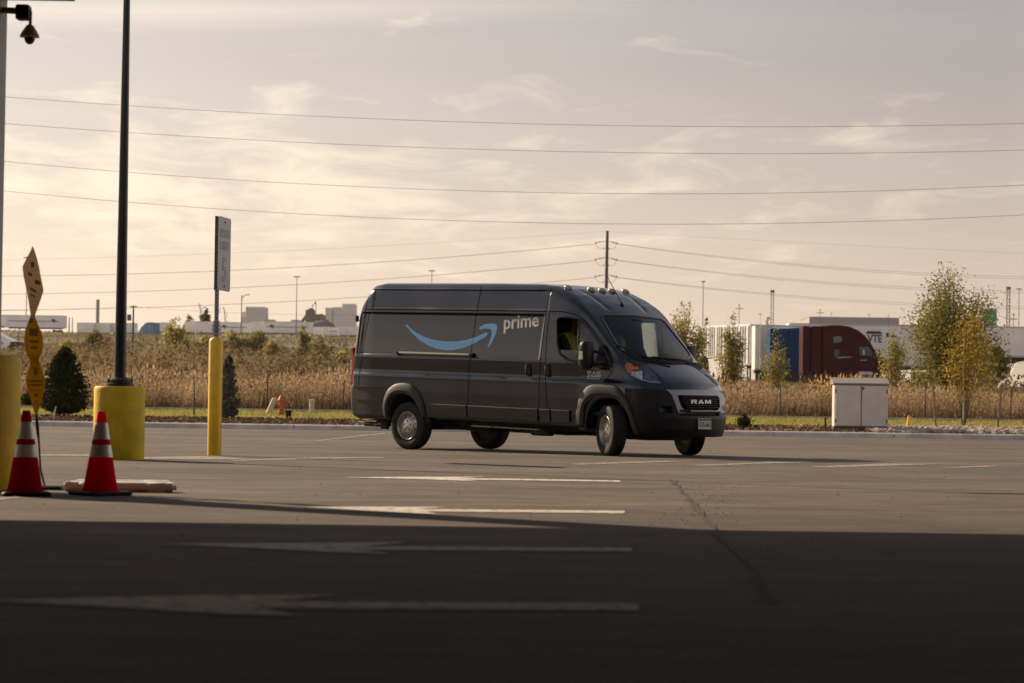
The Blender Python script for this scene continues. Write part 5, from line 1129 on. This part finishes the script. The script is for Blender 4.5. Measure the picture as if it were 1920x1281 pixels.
# ------------------------------------------------------------------ trucks, trailers, poles, plant
TW = mat('trailer_white', (.74, .72, .72), rough=.5, var=.08, vscale=.6); TDK = mat('chassis_dark', (.02, .02, .02), rough=.7); TRAIL = mat('trailer_rail', (.40, .39, .38), rough=.5, metal=.2); STRIPE = mat('trailer_stripe', (.07, .06, .075), rough=.6)
def trailer(x0, x1, yt, Y, label, group='white trailers parked on the ridge', stripe=False, ribs=0, h=2.75, rz=0.0, zoff=None, text=None, wheel=True, length=None, depth=2.5, name='semi_trailer', xoff=0.0):
    c = AT((x0 + x1) / 2, yt, Y); L_ = length or (x1 - x0) / FPX * Y; g = float(T(c.x, Y)); top = c.z - g; t = thing(name, label, 'trailer', (c.x + xoff * cos(rz), Y + xoff * sin(rz), g), rz, group)
    zf = max(top - h, .55)
    mb = MB(); mb.box((0, 0, (zf + top) / 2), (L_, depth, top - zf), bev=.03); bd = mb.build('box', TW, t)
    mb = MB(); mb.box((0, -depth / 2 - .02, top - .06), (L_, .05, .10)); mb.box((0, -depth / 2 - .02, zf + .08), (L_, .05, .14)); mb.build('rail', TRAIL, t)
    if ribs:
        mb = MB()
        for i in range(ribs + 1): mb.box((-L_ / 2 + L_ * i / ribs, -depth / 2 - .03, (zf + top) / 2), (.09, .07, top - zf - .3))
        mb.build('side_posts', TRAIL, t)
    mb = MB(); mb.box((0, 0, zf - .14), (L_ * .9, .9, .22))
    if zf > .8:
        for s in (-1, 1): mb.box((-L_ * .28, s * .7, zf / 2), (.12, .12, zf)); 
    mb.build('chassis', TDK, t)
    if xoff:
        mb = MB()
        for yy in (-1.05, -.42, .0, .42, 1.05): mb.box((-L_ / 2 - .03, yy, (zf + top) / 2), (.05, .07 if yy else .10, top - zf - .25))
        mb.build('door_bars', mat('door_bar_grey', (.16, .15, .15), rough=.6), t)
    if wheel and zf > .6:
        for k, x in enumerate((L_ * .32, L_ * .32 + 1.25)):
            for s in (-1, 1): mb = MB(); mb.cyl((x, s * (depth / 2 - .3), .5), (x, s * (depth / 2 - .02), .5), .5, n=16); mb.build('wheel', TDK, t, True)
    if stripe:
        mb = MB(); z = zf + (top - zf) * .52; mb.box((-L_ * .02, -depth / 2 - .015, z), (L_ * .86, .02, .16)); sx = stripe * L_ * .36
        mb.prism([(-.9,.05),(-.5,.75),(.1,.9),(.9,.4),(1.3,.1),(.5,-.1),(.7,-.9),(.2,-.5),(-.2,.0)], -depth / 2 - .03, -depth / 2 - .005, c=(sx, 0, z)) if False else [mb.prism([(-.5,.05),(-.3,.55),(.05,.62),(.5,.3),(.75,.1),(.3,-.05),(.4,-.5),(.1,-.3),(-.1,.0)], -depth / 2 - .03, -depth / 2 - .005, c=(sx, 0, z)) if abs(stripe) > .5 else None]; mb.build('stripe_logo', STRIPE, bd)
    return t, top, zf, L_
trailer(12, 124, 591.5, 560, 'large white trailer with a dark stripe at the far left, behind the twisted sign', stripe=.85, h=2.9)
trailer(-30, 11, 590.5, 566, 'white trailer cut by the left edge, left of the striped one')
trailer(146, 177, 605.5, 600, 'low white trailer left of the tall chimney', h=2.5); trailer(178, 208, 605.8, 602, 'low white trailer directly below the tall chimney', h=2.5); trailer(210, 257, 606, 604, 'low white trailer behind the black lamp post', h=2.5)
trailer(301, 322, 605, 640, 'white trailer hitched behind the blue tractor on the ridge', h=2.5)
trailer(348, 366, 602.5, 590, 'plain white trailer left of the sign post on the ridge'); trailer(367, 404, 603, 588, 'plain white trailer directly behind the sign post'); trailer(411, 470, 604.5, 586, 'striped white trailer just right of the sign post', stripe=-.9, h=2.6)
trailer(472, 494, 602.5, 580, 'white trailer end below the square factory block'); trailer(496, 586, 603.5, 578, 'long grey-white trailer with a dark horizontal stripe, right of the factory block', stripe=-.95)
trailer(588, 606, 613, 600, 'first small white trailer left of the van on the ridge', h=2.2); trailer(608, 616, 612.5, 596, 'narrow white trailer end second from the van', h=2.3); trailer(617, 635, 613.5, 602, 'small white trailer with a thin stripe just left of the van', h=2.2, stripe=.1); trailer(637, 652, 612, 598, 'white trailer touching the rear outline of the van', h=2.3); trailer(654, 676, 612, 598, 'white trailer half hidden by the van', h=2.3)
GLB = mat('cab_glass', (.02, .035, .04), rough=.08, spec=.8)
def tractor(x0, x1, yt, Y, label, m, face=1, name='tractor_unit', lit=True):
    c = AT((x0 + x1) / 2, yt, Y); g = float(T(c.x, Y)); H = c.z - g; L_ = (x1 - x0) / FPX * Y; s = H / 4.0; f = face
    t = thing(name, label, 'truck', (c.x, Y, g), 0, 'tractor units parked beyond the field')
    def X(u): return (-.5 + u) * L_ * f
    prof = [(.22,.28),(.22,.985),(.30,.995),(.42,1.0),(.54,.98),(.64,.92),(.72,.83),(.78,.72),(.83,.60),(.86,.53),(.96,.47),(.995,.40),(1.0,.22),(.86,.18),(.30,.18)]
    for nm, sc, y0, y1 in (('cab', 1.0, -1.2, 1.2),):
        mb = MB(); mb.prism([(X(u), v * H) for u, v in prof], y0, y1, bev=.14); cab = mb.build(nm, m, t)
    mb = MB()
    for u0, u1 in ((.00, .085), (.10, .215)): mb.box(((X(u0) + X(u1)) / 2, 0, H * .57), (abs(X(u1) - X(u0)), 2.3, H * .82), bev=.05)
    mb.build('side_fairing', m, t)
    mb = MB(); mb.prism([(X(.345), H * .80), (X(.40), H * .82), (X(.455), H * .80), (X(.44), H * .72), (X(.38), H * .70), (X(.35), H * .72)], -1.225, -1.19); mb.build('upper_window', GLB, cab)
    mb = MB(); mb.prism([(X(.36), H * .60), (X(.42), H * .60), (X(.425), H * .47), (X(.355), H * .47)], -1.225, -1.19); mb.build('sleeper_window', GLB, cab)
    mb = MB(); mb.prism([(X(.645), H * .645), (X(.765), H * .645), (X(.80), H * .56), (X(.80), H * .50), (X(.66), H * .49)], -1.225, -1.19); mb.build('door_window', GLB, cab)
    mb = MB(); mb.box((X(.70), -1.24, H * .56), (.14, .02, .34)); mb.build('window_glint', mat('painted_glint', (.35, .42, .40), rough=.3), cab)  # pale patch painted over the door window as a glint
    mb = MB(); mb.tube([(X(.40), -1.23, H * .455), (X(.46), -1.23, H * .47), (X(.57), -1.23, H * .475)], [.03, .05, .01], 6); mb.box((X(.70), -1.215, H * .425), (.5, .01, .06)); mb.build('cab_script', mat('cab_script', (.4, .36, .36), rough=.5), cab)
    mb = MB(); mb.box((X(.72), -1.28, H * .21), (1.05, .30, .26), bev=.05); mb.build('fuel_tank', mat('tank_metal', (.45, .45, .50), rough=.35, metal=.4), t)
    mb = MB(); mb.box((X(.875), -1.38, H * .55), (.16, .10, .42), bev=.03); mb.tube([(X(.82), -1.2, H * .60), (X(.875), -1.38, H * .60)], .03); mb.build('mirror', BLACK, cab)
    for u in (.1, .27, .86):
        for q in (-1, 1): mb = MB(); mb.cyl((X(u), q * .85, .5), (X(u), q * 1.15, .5), .5, n=18); mb.build('wheel', TDK, t, True)
    mb = MB(); mb.box((X(.45), 0, .75), (L_ * .9, .9, .3)); mb.build('chassis', TDK, t)
    return t
tractor(1502, 1664, 611, 176, 'maroon long-nose tractor unit with a rounded sleeper roof, facing right', mat('maroon_paint', (.045, .003, .007), rough=.6, spec=.12))
tractor(1441, 1604, 615.5, 182, 'dark blue tractor unit half hidden behind the maroon one', mat('blue_paint', (.005, .042, .13), rough=.6, spec=.12))
tractor(254, 302, 604.5, 640, 'small sky-blue tractor facing left on the ridge between the lamp post and the yellow bush', mat('sky_blue_paint', (.04, .16, .30), rough=.4), -1)
# big trailers on the right
g2 = 'white trailers in the yard on the right'
t_, top, zf, L_ = trailer(1476, 1800, 609, 192, 'long white trailer with big dark lettering behind the maroon tractor', g2, h=3.3)
mb = MB(); zl = zf + (top - zf) * .56; xl = (1622 - 1638) / FPX * 192; add_text(mb, 'VTE', (xl, -1.275, zl), (1.15, 0, 0), (0, 0, .62), .03); mb.prism([(-.15,.68),(.0,.90),(1.0,.90),(1.2,.68)], -1.285, -1.26, c=(xl, 0, zl)); mb.box((xl + 1.6, -1.27, zl + .62), (.22, .02, .35)); mb.box((xl + 2.1, -1.27, zl + .5), (.5, .02, .12)); mb.build('lettering', mat('dark_lettering', (.035, .03, .035), rough=.6), t_.children[0])
for k, (px, Yr, lb) in enumerate(((1402,190,'sunlit white trailer end nearest the open-door trailer'), (1387,202,'second sunlit white trailer end, left of the nearest one'), (1371,214,'third sunlit white trailer end, right behind the slim feathery tree'), (1356,228,'fourth sunlit white trailer end, at the left side of the slim feathery tree'), (1340,244,'fifth sunlit white trailer end, near the bushy tree'), (1325,262,'sixth and farthest sunlit white trailer end, beside the bushy tree'))):
    trailer(px - 13, px + 13, 609 + k * .6, Yr, lb, g2, h=3.2, length=12, rz=radians(20), wheel=True, xoff=5.6)
t2, top, zf, L_ = trailer(1413, 1446, 611.5, 186, 'white trailer with its rear door standing open, left of the blue tractor', g2, h=3.4)
mb = MB(); mb.box((-.05, -1.45, (zf + top) / 2), (.62, .05, top - zf - .1), rz=.35); mb.build('open_door', mat('door_cream', (.62, .58, .50), rough=.5), t2)
mb = MB(); mb.box((-.30, -1.30, (zf + top) / 2), (.10, .05, top - zf - .25)); mb.build('door_gap', TDK, t2)
trailer(1852, 1896, 613, 205, 'grey-white trailer right of the tall green tree', g2, h=2.6, length=5.0)
# tanker at the right edge
c = AT(1925, 612, 210); g_ = float(T(c.x, 210)); tk = thing('tank_trailer', 'pale cylindrical tank trailer cut by the right edge', 'trailer', (c.x + 2.2, 210, g_)); H = c.z - g_
mb = MB(); mb.cyl((-4.2, 0, H - 1.6), (5, 0, H - 1.6), 1.15, n=28); mb.build('tank', mat('tank_grey', (.34, .34, .30), rough=.4, metal=.3), tk, True)
mb = MB(); mb.box((-2.4, -.4, H - .62), (3.6, 1.7, 1.0), bev=.05); mb.build('top_cover', mat('cover_white', (.65, .6, .5), rough=.6), tk); mb = MB(); mb.box((0, 0, H - 3.0), (8.5, 1.6, .5)); mb.build('chassis', TDK, tk)
for x in (-3, 3.6): mb = MB(); mb.cyl((x, -1.1, .5), (x, -.8, .5), .5, n=16); mb.build('wheel', TDK, tk, True)
# sign tower (green and white) left of the tanker
c = AT(1856, 578, 240); g_ = float(T(c.x, 240)); H = c.z - g_; st = thing('pylon_sign', 'green and white pylon sign poking out behind the tall green tree', 'sign', (c.x, 240, g_))
mb = MB(); mb.box((0, 0, H - 1.3), (1.3, .5, 2.4), bev=.03); gb = mb.build('green_panel', mat('sign_green', (.03, .32, .16), rough=.5), st); mb = MB(); mb.box((0, 0, (H - 2.5) / 2), (1.3, .5, H - 2.5)); mb.build('white_panel', mat('sign_white', (.6, .56, .5), rough=.6), st)
mb = MB()
for z in (.75, 1.25, 1.85, 2.15): mb.box((-.12, -.265, H - z), (.9, .02, .13))
mb.box((.42, -.265, H - 1.6), (.14, .02, .6)); mb.build('white_bars', mat('sign_white', (0, 0, 0)), gb)
# white pickup at the right edge
c = AT(1918, 678, 118); g_ = float(T(c.x, 118)); H = c.z - g_; pk = thing('parked_suv', 'cream-white car nosing in at the right edge behind the reeds', 'car', (c.x + .75, 118, g_), radians(48)); CW = mat('car_white', (.62, .57, .50), rough=.35, coat=.4)
mb = MB(); mb.prism([(-2.3,.35),(-2.35,.75),(-2.2,1.0),(-1.35,H*.60),(-.75,H*.97),(-.4,H),(1.6,H),(2.2,H*.62),(2.3,.4)], -.9, .9, bev=.10); bd = mb.build('body', CW, pk)
mb = MB(); mb.prism([(-1.22,H*.62),(-.70,H*.92),(-.05,H*.92),(-.05,H*.62)], -.92, -.88); mb.prism([(.1,H*.62),(.1,H*.92),(1.2,H*.92),(1.4,H*.62)], -.92, -.88); mb.build('side_window', mat('car_glass', (.14, .14, .15), rough=.1), bd)
for x in (-1.45, 1.4): mb = MB(); mb.cyl((x, -.92, .36), (x, -.7, .36), .36, n=18); mb.build('wheel', TDK, pk, True)
# arched white shelter + maroon cab at far left
c = AT(8, 622, 300); g_ = float(T(c.x, 300)); H = c.z - g_; sh = thing('white_shelter', 'sloping white shelter roof low at the left edge, above a maroon cab', 'shelter', (c.x, 300, g_))
mb = MB(); mb.prism([(-9,H-.1),(-1,H),(2.9,H-1.9),(2.8,H-2.6),(-9,H-2.6)], -2, 2); mb.build('roof', TW, sh); mb = MB(); mb.box((-4, -.5, (H - 2.6) / 2 + .1), (9.5, 3.0, H - 2.6)); mb.build('wall', mat('shelter_wall', (.35, .33, .30), rough=.7), sh)
tractor(22, 50, 641, 285, 'maroon truck cab under the edge of the white shelter at far left', mat('maroon_paint', (0, 0, 0)))
# poles
PG = mat('pole_grey', (.10, .09, .085), rough=.6); PW = mat('pole_wood', (.055, .045, .038), rough=.9)
def mast(px, yt, Y, label, kind, group=None, r=.12, w=3.0, lean=0.0, name=None):
    b = base_at(px, Y); H = AT(px, yt, Y).z - b.z; nm = name or {'tee': 'yard_light', 'cobra': 'street_lamp', 'cross': 'utility_pole', 'lattice': 'lattice_tower', 'plain': 'post', 'wood': 'utility_pole'}[kind]
    t = thing(nm, label, nm.replace('_', ' '), b, 0, group); mb = MB(); mb.cyl((0, 0, -.5), (lean, 0, H), r, r * .6, 10)
    if kind != 'lattice': mb.build('pole', PW if kind in ('wood', 'cross') else PG, t, True)
    mb = MB()
    if kind == 'tee': mb.box((0, 0, H), (w, .5, .22), bev=.05); mb.build('lamp_head', PG, t)
    elif kind == 'cobra': mb.tube([(0, 0, H - 1.2), (.15, 0, H - .5), (.8, 0, H), (1.6, 0, H + .05)], [.1, .09, .08, .12], 8); mb.build('lamp_arm', PG, t, True)
    elif kind == 'cross': mb.box((0, 0, H - 1.2), (w, .15, .18)); mb.box((0, 0, H - .2), (.3, .2, .4)); mb.build('crossarm', PW, t)
    elif kind == 'wood':
        mb.box((0, 0, H - .15), (.9, .15, .15)); mb.build('crossarm', PW, t); mb = MB(); mb.cyl((-.55, 0, H - 2.0), (-.55, 0, H - 1.2), .28, n=12); mb.build('transformer', PG, t, True)
    elif kind == 'lattice':
        q = w / 2
        for a, b2 in ((-q, -q), (q, -q), (q, q), (-q, q)): mb.cyl((a, b2, -.5), (a * .8, b2 * .8, H - 1), .10, .08, 5)
        n_ = int(H / w)
        for i in range(n_):
            z0, z1 = i * H / n_, (i + 1) * H / n_ - .3; s_ = 1 if i % 2 else -1
            for dy in (-q, q): mb.cyl((-q * s_ * .95, dy * .95, z0), (q * s_ * .95, dy * .95, z1), .07, .07, 4)
        mb.build('frame', PG, t); mb = MB(); mb.cyl((0, 0, H - 1), (0, 0, H), w * .75, n=10); mb.build('platform', PG, t)
    return t
gl = 'tall yard lights on the horizon'
mast(46, 483, 560, 'thin yard light behind the twisted yellow sign', 'tee', gl, w=1.6); mast(553, 519, 560, 'yard light midway between the sign post and the van', 'tee', gl, w=1.5); mast(806, 508, 560, 'yard light rising behind the van roof', 'tee', gl, w=1.5)
mast(1316, 528, 520, 'yard light above the bushy tree right of the van', 'tee', gl, w=.9); mast(1424, 589, 900, 'small far light just left of the first lattice tower', 'tee', gl, w=1.6); mast(1628, 590, 1100, 'tiny far light above the distant warehouse', 'tee', gl, w=1.6); mast(1909, 542, 560, 'yard light at the right edge beside the second lattice tower', 'tee', gl, w=1.3); mast(1557, 588, 1100, 'tiny far light left on the distant warehouse', 'tee', gl, w=.9)
mast(450, 553, 520, 'curved-arm street lamp left of the square factory block', 'cobra', r=.14)
gp = 'distant poles with crossarms'
mast(1384, 571, 700, 'crossarm pole between the ribbed trailers and the first tower', 'cross', gp, w=2.4); mast(1536, 580, 800, 'crossarm pole above the maroon tractor', 'cross', gp, w=2.6); mast(1664, 590, 900, 'crossarm pole at the right end of the distant warehouse', 'cross', gp, w=2.0); mast(1899, 588, 520, 'crossarm pole at the right edge near the tank trailer', 'cross', gp, w=1.4)
mast(1446, 544, 900, 'lattice tower above the blue tractor', 'lattice', 'lattice towers on the horizon', w=1.1); mast(1889, 538, 800, 'lattice tower right of the tall green tree', 'lattice', 'lattice towers on the horizon', w=1.1)
mast(247, 573, 320, 'wooden utility pole with a transformer just right of the black lamp post', 'wood', r=.16); mast(127, 595, 560, 'short post at the right end of the striped trailer', 'plain', 'short posts by the striped trailer', r=.16); mast(133, 595, 555, 'second short post right of the striped trailer', 'plain', 'short posts by the striped trailer', r=.14)
mast(32, 620, 300, 'small dark post on the slope above the white shelter', 'plain', r=.09); mast(375, 620, 320, 'small dark post on the slope left of the bollard', 'plain', r=.09)
# big steel pole with insulators and its lines
Yp = 420; b = base_at(1133, Yp); Ht = AT(1135, 433, Yp).z; sp2 = thing('transmission_pole', 'tall steel transmission pole with three tiers of insulators behind the van', 'transmission pole', b)
mb = MB(); mb.cyl((0, 0, -1), (.15, 0, Ht - b.z), .38, .24, 14); mb.build('pole', mat('steel_brown', (.05, .038, .032), rough=.7), sp2, True)
WIRE = mat('wire', (.06, .055, .05), rough=.6); tiers = [452, 483, 515]
for ty in tiers:
    z = AT(1135, ty, Yp).z - b.z; mb = MB()
    for s in (-1, 1):
        mb.tube([(.1, 0, z), (s * 1.7, 0, z - .30)], .045, 6)
        for f in (.62, 1.0): mb.sphere((s * 1.85 * f, 0, z - .32 * f), .13, 8, 5)
        mb.tube([(s * 1.85, 0, z - .35), (s * 1.5, 0, z - 1.15), (s * .9, 0, z - 1.45), (s * .2, 0, z - 1.3)], .028, 5); mb.sphere((s * .45, 0, z - 1.3), .11, 8, 5)
    mb.build('insulator_tier', WIRE, sp2, True)
def wire(pts, Y0, Y1, r, label, group, n=40):
    """pts: photo positions of the wire at depths running Y0..Y1, sampled with a smooth sag"""
    xs = [p[0] for p in pts]; co_ = np.polyfit(xs, [p[1] for p in pts], min(2, len(pts) - 1)); P_ = []
    for i in range(n + 1):
        x = xs[0] + (xs[-1] - xs[0]) * i / n; P_.append(AT(x, float(np.polyval(co_, x)), Y0 + (Y1 - Y0) * i / n))
    mb = MB(); mb.tube(P_, r, 5); o = mb.build('power_line', WIRE, None, True); return tag(o, label, 'power line', group)
gw = 'four long power lines across the sky'
for ys, lb in (((181,231.5,231.5),'highest of the four long power lines crossing the sky'), ((231,282,281.5),'second highest long power line crossing the sky'), ((302,360,347),'third long power line crossing the sky, counted from the top'), ((357.5,417,403),'lowest of the four long power lines crossing the sky')):
    a, m_, c_ = ys; x3 = [(-60, a - 4), (0, a), (960, m_), (1920, c_), (1980, c_ - 1)]; q = [(0, a), (960, m_), (1920, c_)]
    co_ = np.polyfit([p[0] for p in q], [p[1] for p in q], 2); wire([(x, float(np.polyval(co_, x))) for x in (-300, 400, 1100, 2200)], 130, 130, .010, lb, gw, 60)
gd = 'power lines strung from the transmission pole'
for k, (y0, yl) in enumerate(((457,517),(488,551),(520,581))):
    wire([(1120, y0), (560, (y0 + yl) / 2 + 14), (-40, yl + 1)], Yp, Yp, .034, ('top', 'middle', 'lowest')[k] + ' line running left from the transmission pole', gd)
for k, (y0, yr) in enumerate(((456,518),(487,545),(519,574))):
    for j in (0, 1): wire([(1150, y0 + j * .6), (1500, (y0 + yr) / 2 + 9 + j * 3), (1980, yr + 2 + j * 4)], Yp, Yp, .022, ('front', 'rear')[j] + ' wire of the ' + ('top', 'middle', 'lowest')[k] + ' pair running right from the transmission pole', gd)
wire([(1135, 434), (700, 462), (-40, 520 - 32)], Yp, Yp, .012, 'faint ground wire running left from the tip of the transmission pole', gd); wire([(1137, 434), (1500, 455), (1980, 478)], Yp, Yp, .012, 'faint ground wire running right from the tip of the transmission pole', gd)
wire([(247, 575), (120, 580), (-40, 583)], 320, 330, .013, 'thin service line running left from the wooden utility pole', 'service lines'); wire([(247, 575), (400, 585), (700, 590)], 320, 330, .013, 'thin service line running right from the wooden utility pole', 'service lines')
# industrial skyline
FB = mat('factory_grey', (.42, .42, .44), rough=.8, var=.05, vscale=.2); FD = mat('plant_brown', (.13, .10, .09), rough=.8)
def blocks(name, label, cat, Y, px, items, m, grp=None):
    """items: (part, x0, x1, ytop, ybottom, depth)"""
    o0 = base_at(px, Y); t = thing(name, label, cat, o0, 0, grp)
    for part, x0, x1, y0, y1, dp_ in items:
        a = AT(x0, y1, Y) - o0; b2 = AT(x1, y0, Y) - o0; mb = MB()
        if part == 'silo': mb.cyl(((a.x + b2.x) / 2, 0, a.z), ((a.x + b2.x) / 2, 0, b2.z), abs(b2.x - a.x) / 2, n=16)
        else: mb.box(((a.x + b2.x) / 2, 0, (a.z + b2.z) / 2), (abs(b2.x - a.x), dp_, abs(b2.z - a.z)))
        mb.build(part, m, t)
    return t
blocks('chimney', 'lone tall grey chimney left of the black lamp post', 'chimney', 1200, 183, [('stack', 180, 186.4, 562, 625, 1.6)], mat('chimney_grey', (.17, .16, .16), rough=.8))
blocks('factory', 'pale square factory block with silos above the trailers', 'factory', 1500, 480, [('main_block', 463, 500, 577, 640, 20), ('silo', 451, 463, 594, 640, 8), ('silo', 454, 460, 585, 600, 3), ('silo', 487.5, 503, 592, 640, 8), ('hopper', 493, 498.5, 582, 594, 4), ('low_shed', 500, 516, 600, 640, 10)], FB)
blocks('storage_block', 'shorter hazy grey block left of the van roof on the horizon', 'building', 1900, 620, [('wall', 611, 624, 578, 650, 20), ('wall', 624, 642, 577, 650, 16)], FB, 'hazy grey blocks behind the van'); blocks('storage_block', 'taller hazy grey block touching the van outline on the horizon', 'building', 1950, 655, [('wall', 642, 668, 571, 650, 20)], FB, 'hazy grey blocks behind the van')
pl_ = blocks('gravel_plant', 'brown conveyor plant with an inclined belt between the yard light and the van', 'plant', 1000, 596, [('tower', 573, 588, 582, 640, 6), ('machine_house', 588, 600, 590, 640, 8), ('machine_house', 597, 610, 592, 640, 8), ('bin', 600, 606, 589, 596, 3), ('low_house', 608, 616, 600, 640, 6)], FD)
o0 = base_at(596, 1000); mb = MB(); f_ = lambda x, y: AT(x, y, 998) - o0
mb.tube([f_(564, 606), f_(582, 583)], .75, 6); mb.tube([f_(578, 583), f_(584, 580), f_(588, 583), f_(589, 596)], .7, 6); mb.build('conveyor', FD, pl_); mb = MB()
mb.tube([f_(592.5, 606), f_(592.5, 564)], .12, 5); mb.add([f_(592.3, 565), f_(589.5, 568), f_(590, 572), f_(592.3, 570)], [(0, 1, 2, 3)]); mb.build('flagpole', FD, pl_); mb = MB(); mb.tube([f_(587, 590), f_(587, 570)], .12, 5); mb.add([f_(587, 571), f_(584.8, 573), f_(585.2, 575), f_(587, 575)], [(0, 1, 2, 3)]); mb.build('flagpole', FD, pl_)
a = AT(600, 612, 990) - Vector((0, 0, 0)); mb = MB(); mb.sphere((0, 0, -2), 1, 20, 8, (6.0, 4, 4.2)); o = mb.build('gravel_heap', mat('heap', (.11, .10, .09), rough=.95), None, True); q = AT(604, 611, 960); o.location = (q.x, 960, q.z); tag(o, 'grey gravel heap in front of the conveyor plant', 'gravel heap')
blocks('white_tank', 'low rounded white tank right of the yard light on the horizon', 'tank', 1100, 552, [('silo', 544, 563, 600, 640, 5)], mat('tank_white', (.45, .45, .46), rough=.6))
wh = blocks('warehouse', 'wide grey distant warehouse with rooftop units above the long trailer', 'warehouse', 1000, 1580, [('wall', 1509, 1675, 598.5, 660, 30)] + [('rooftop_unit', x, x + w, 596, 599, 4) for x, w in ((1526,5),(1567,6),(1577,7),(1591,8),(1609,3),(1648,8))], mat('warehouse_grey', (.24, .23, .235), rough=.8))
o0 = base_at(1580, 1000); mb = MB(); f_ = lambda x, y, dy=0: AT(x, y, 1000) - o0 + Vector((0, dy, 0)); mb.add([f_(1483, 610, 15), f_(1483, 640, 15), f_(1509, 640, -15), f_(1509, 598.5, -15)], [(0, 1, 2, 3)]); mb.build('lit_end_wall', mat('end_wall_sunlit', (.45, .42, .38), rough=.8), wh)  # sunlight put into the colour: end wall paler than the main wall
# distant trees on the ridge
g = 'bare winter trees on the ridge'
for k, (px, yt, w, lb) in enumerate(((372,566,36,'bare tree left of the sign post on the ridge'), (396,567,20,'bare tree right behind the sign post'), (417,571,24,'bare tree between the sign post and the street lamp'))):
    plant('bare_tree', lb, 'tree', px, yt, w, 610, LM, 80 + k, 10, shape='bare', base_frac=.2, trunk_r=.22, bare=1, group=g)
plant('ridge_tree', 'small dark round tree behind the ridge trailers left of the sign post', 'tree', 384, 578, 20, 620, LD, 90, 700, .7, stems=7, base_frac=.3); plant('ridge_tree', 'low dark green scrub at the left end of the ridge trailers', 'tree', 352, 594, 30, 620, LG, 91, 500, .7, stems=7, base_frac=.3)
plant('far_tree', 'small dark tree peeping over the trailers left of the first lattice tower', 'tree', 1438, 597, 18, 500, LG, 92, 500, .5, stems=6, base_frac=.3); plant('far_tree', 'dark round tree at the right shoulder of the bushy tree', 'tree', 1322, 598, 22, 300, LD, 93, 600, .3, stems=6, base_frac=.2)
plant('bare_tree', 'faint bare twigs rising above the bushy tree right of the van', 'tree', 1272, 548, 30, 150, LM, 94, 10, shape='bare', base_frac=.5, trunk_r=.06, bare=1)
# ------------------------------------------------------------------ haze
hm = bpy.data.materials.new('haze_air'); hm.use_nodes = True; t = hm.node_tree; t.nodes.clear(); o_ = t.nodes.new('ShaderNodeOutputMaterial'); v_ = t.nodes.new('ShaderNodeVolumePrincipled')
v_.inputs['Color'].default_value = (.92, .88, .84, 1); v_.inputs['Density'].default_value = .00006; v_.inputs['Anisotropy'].default_value = .3; t.links.new(v_.outputs[0], o_.inputs['Volume'])
mb = MB(); mb.box((0, 1950, 40), (7000, 4300, 84)); hz = mb.build('haze', hm); stuff(hz, 'thin warm haze over the field')
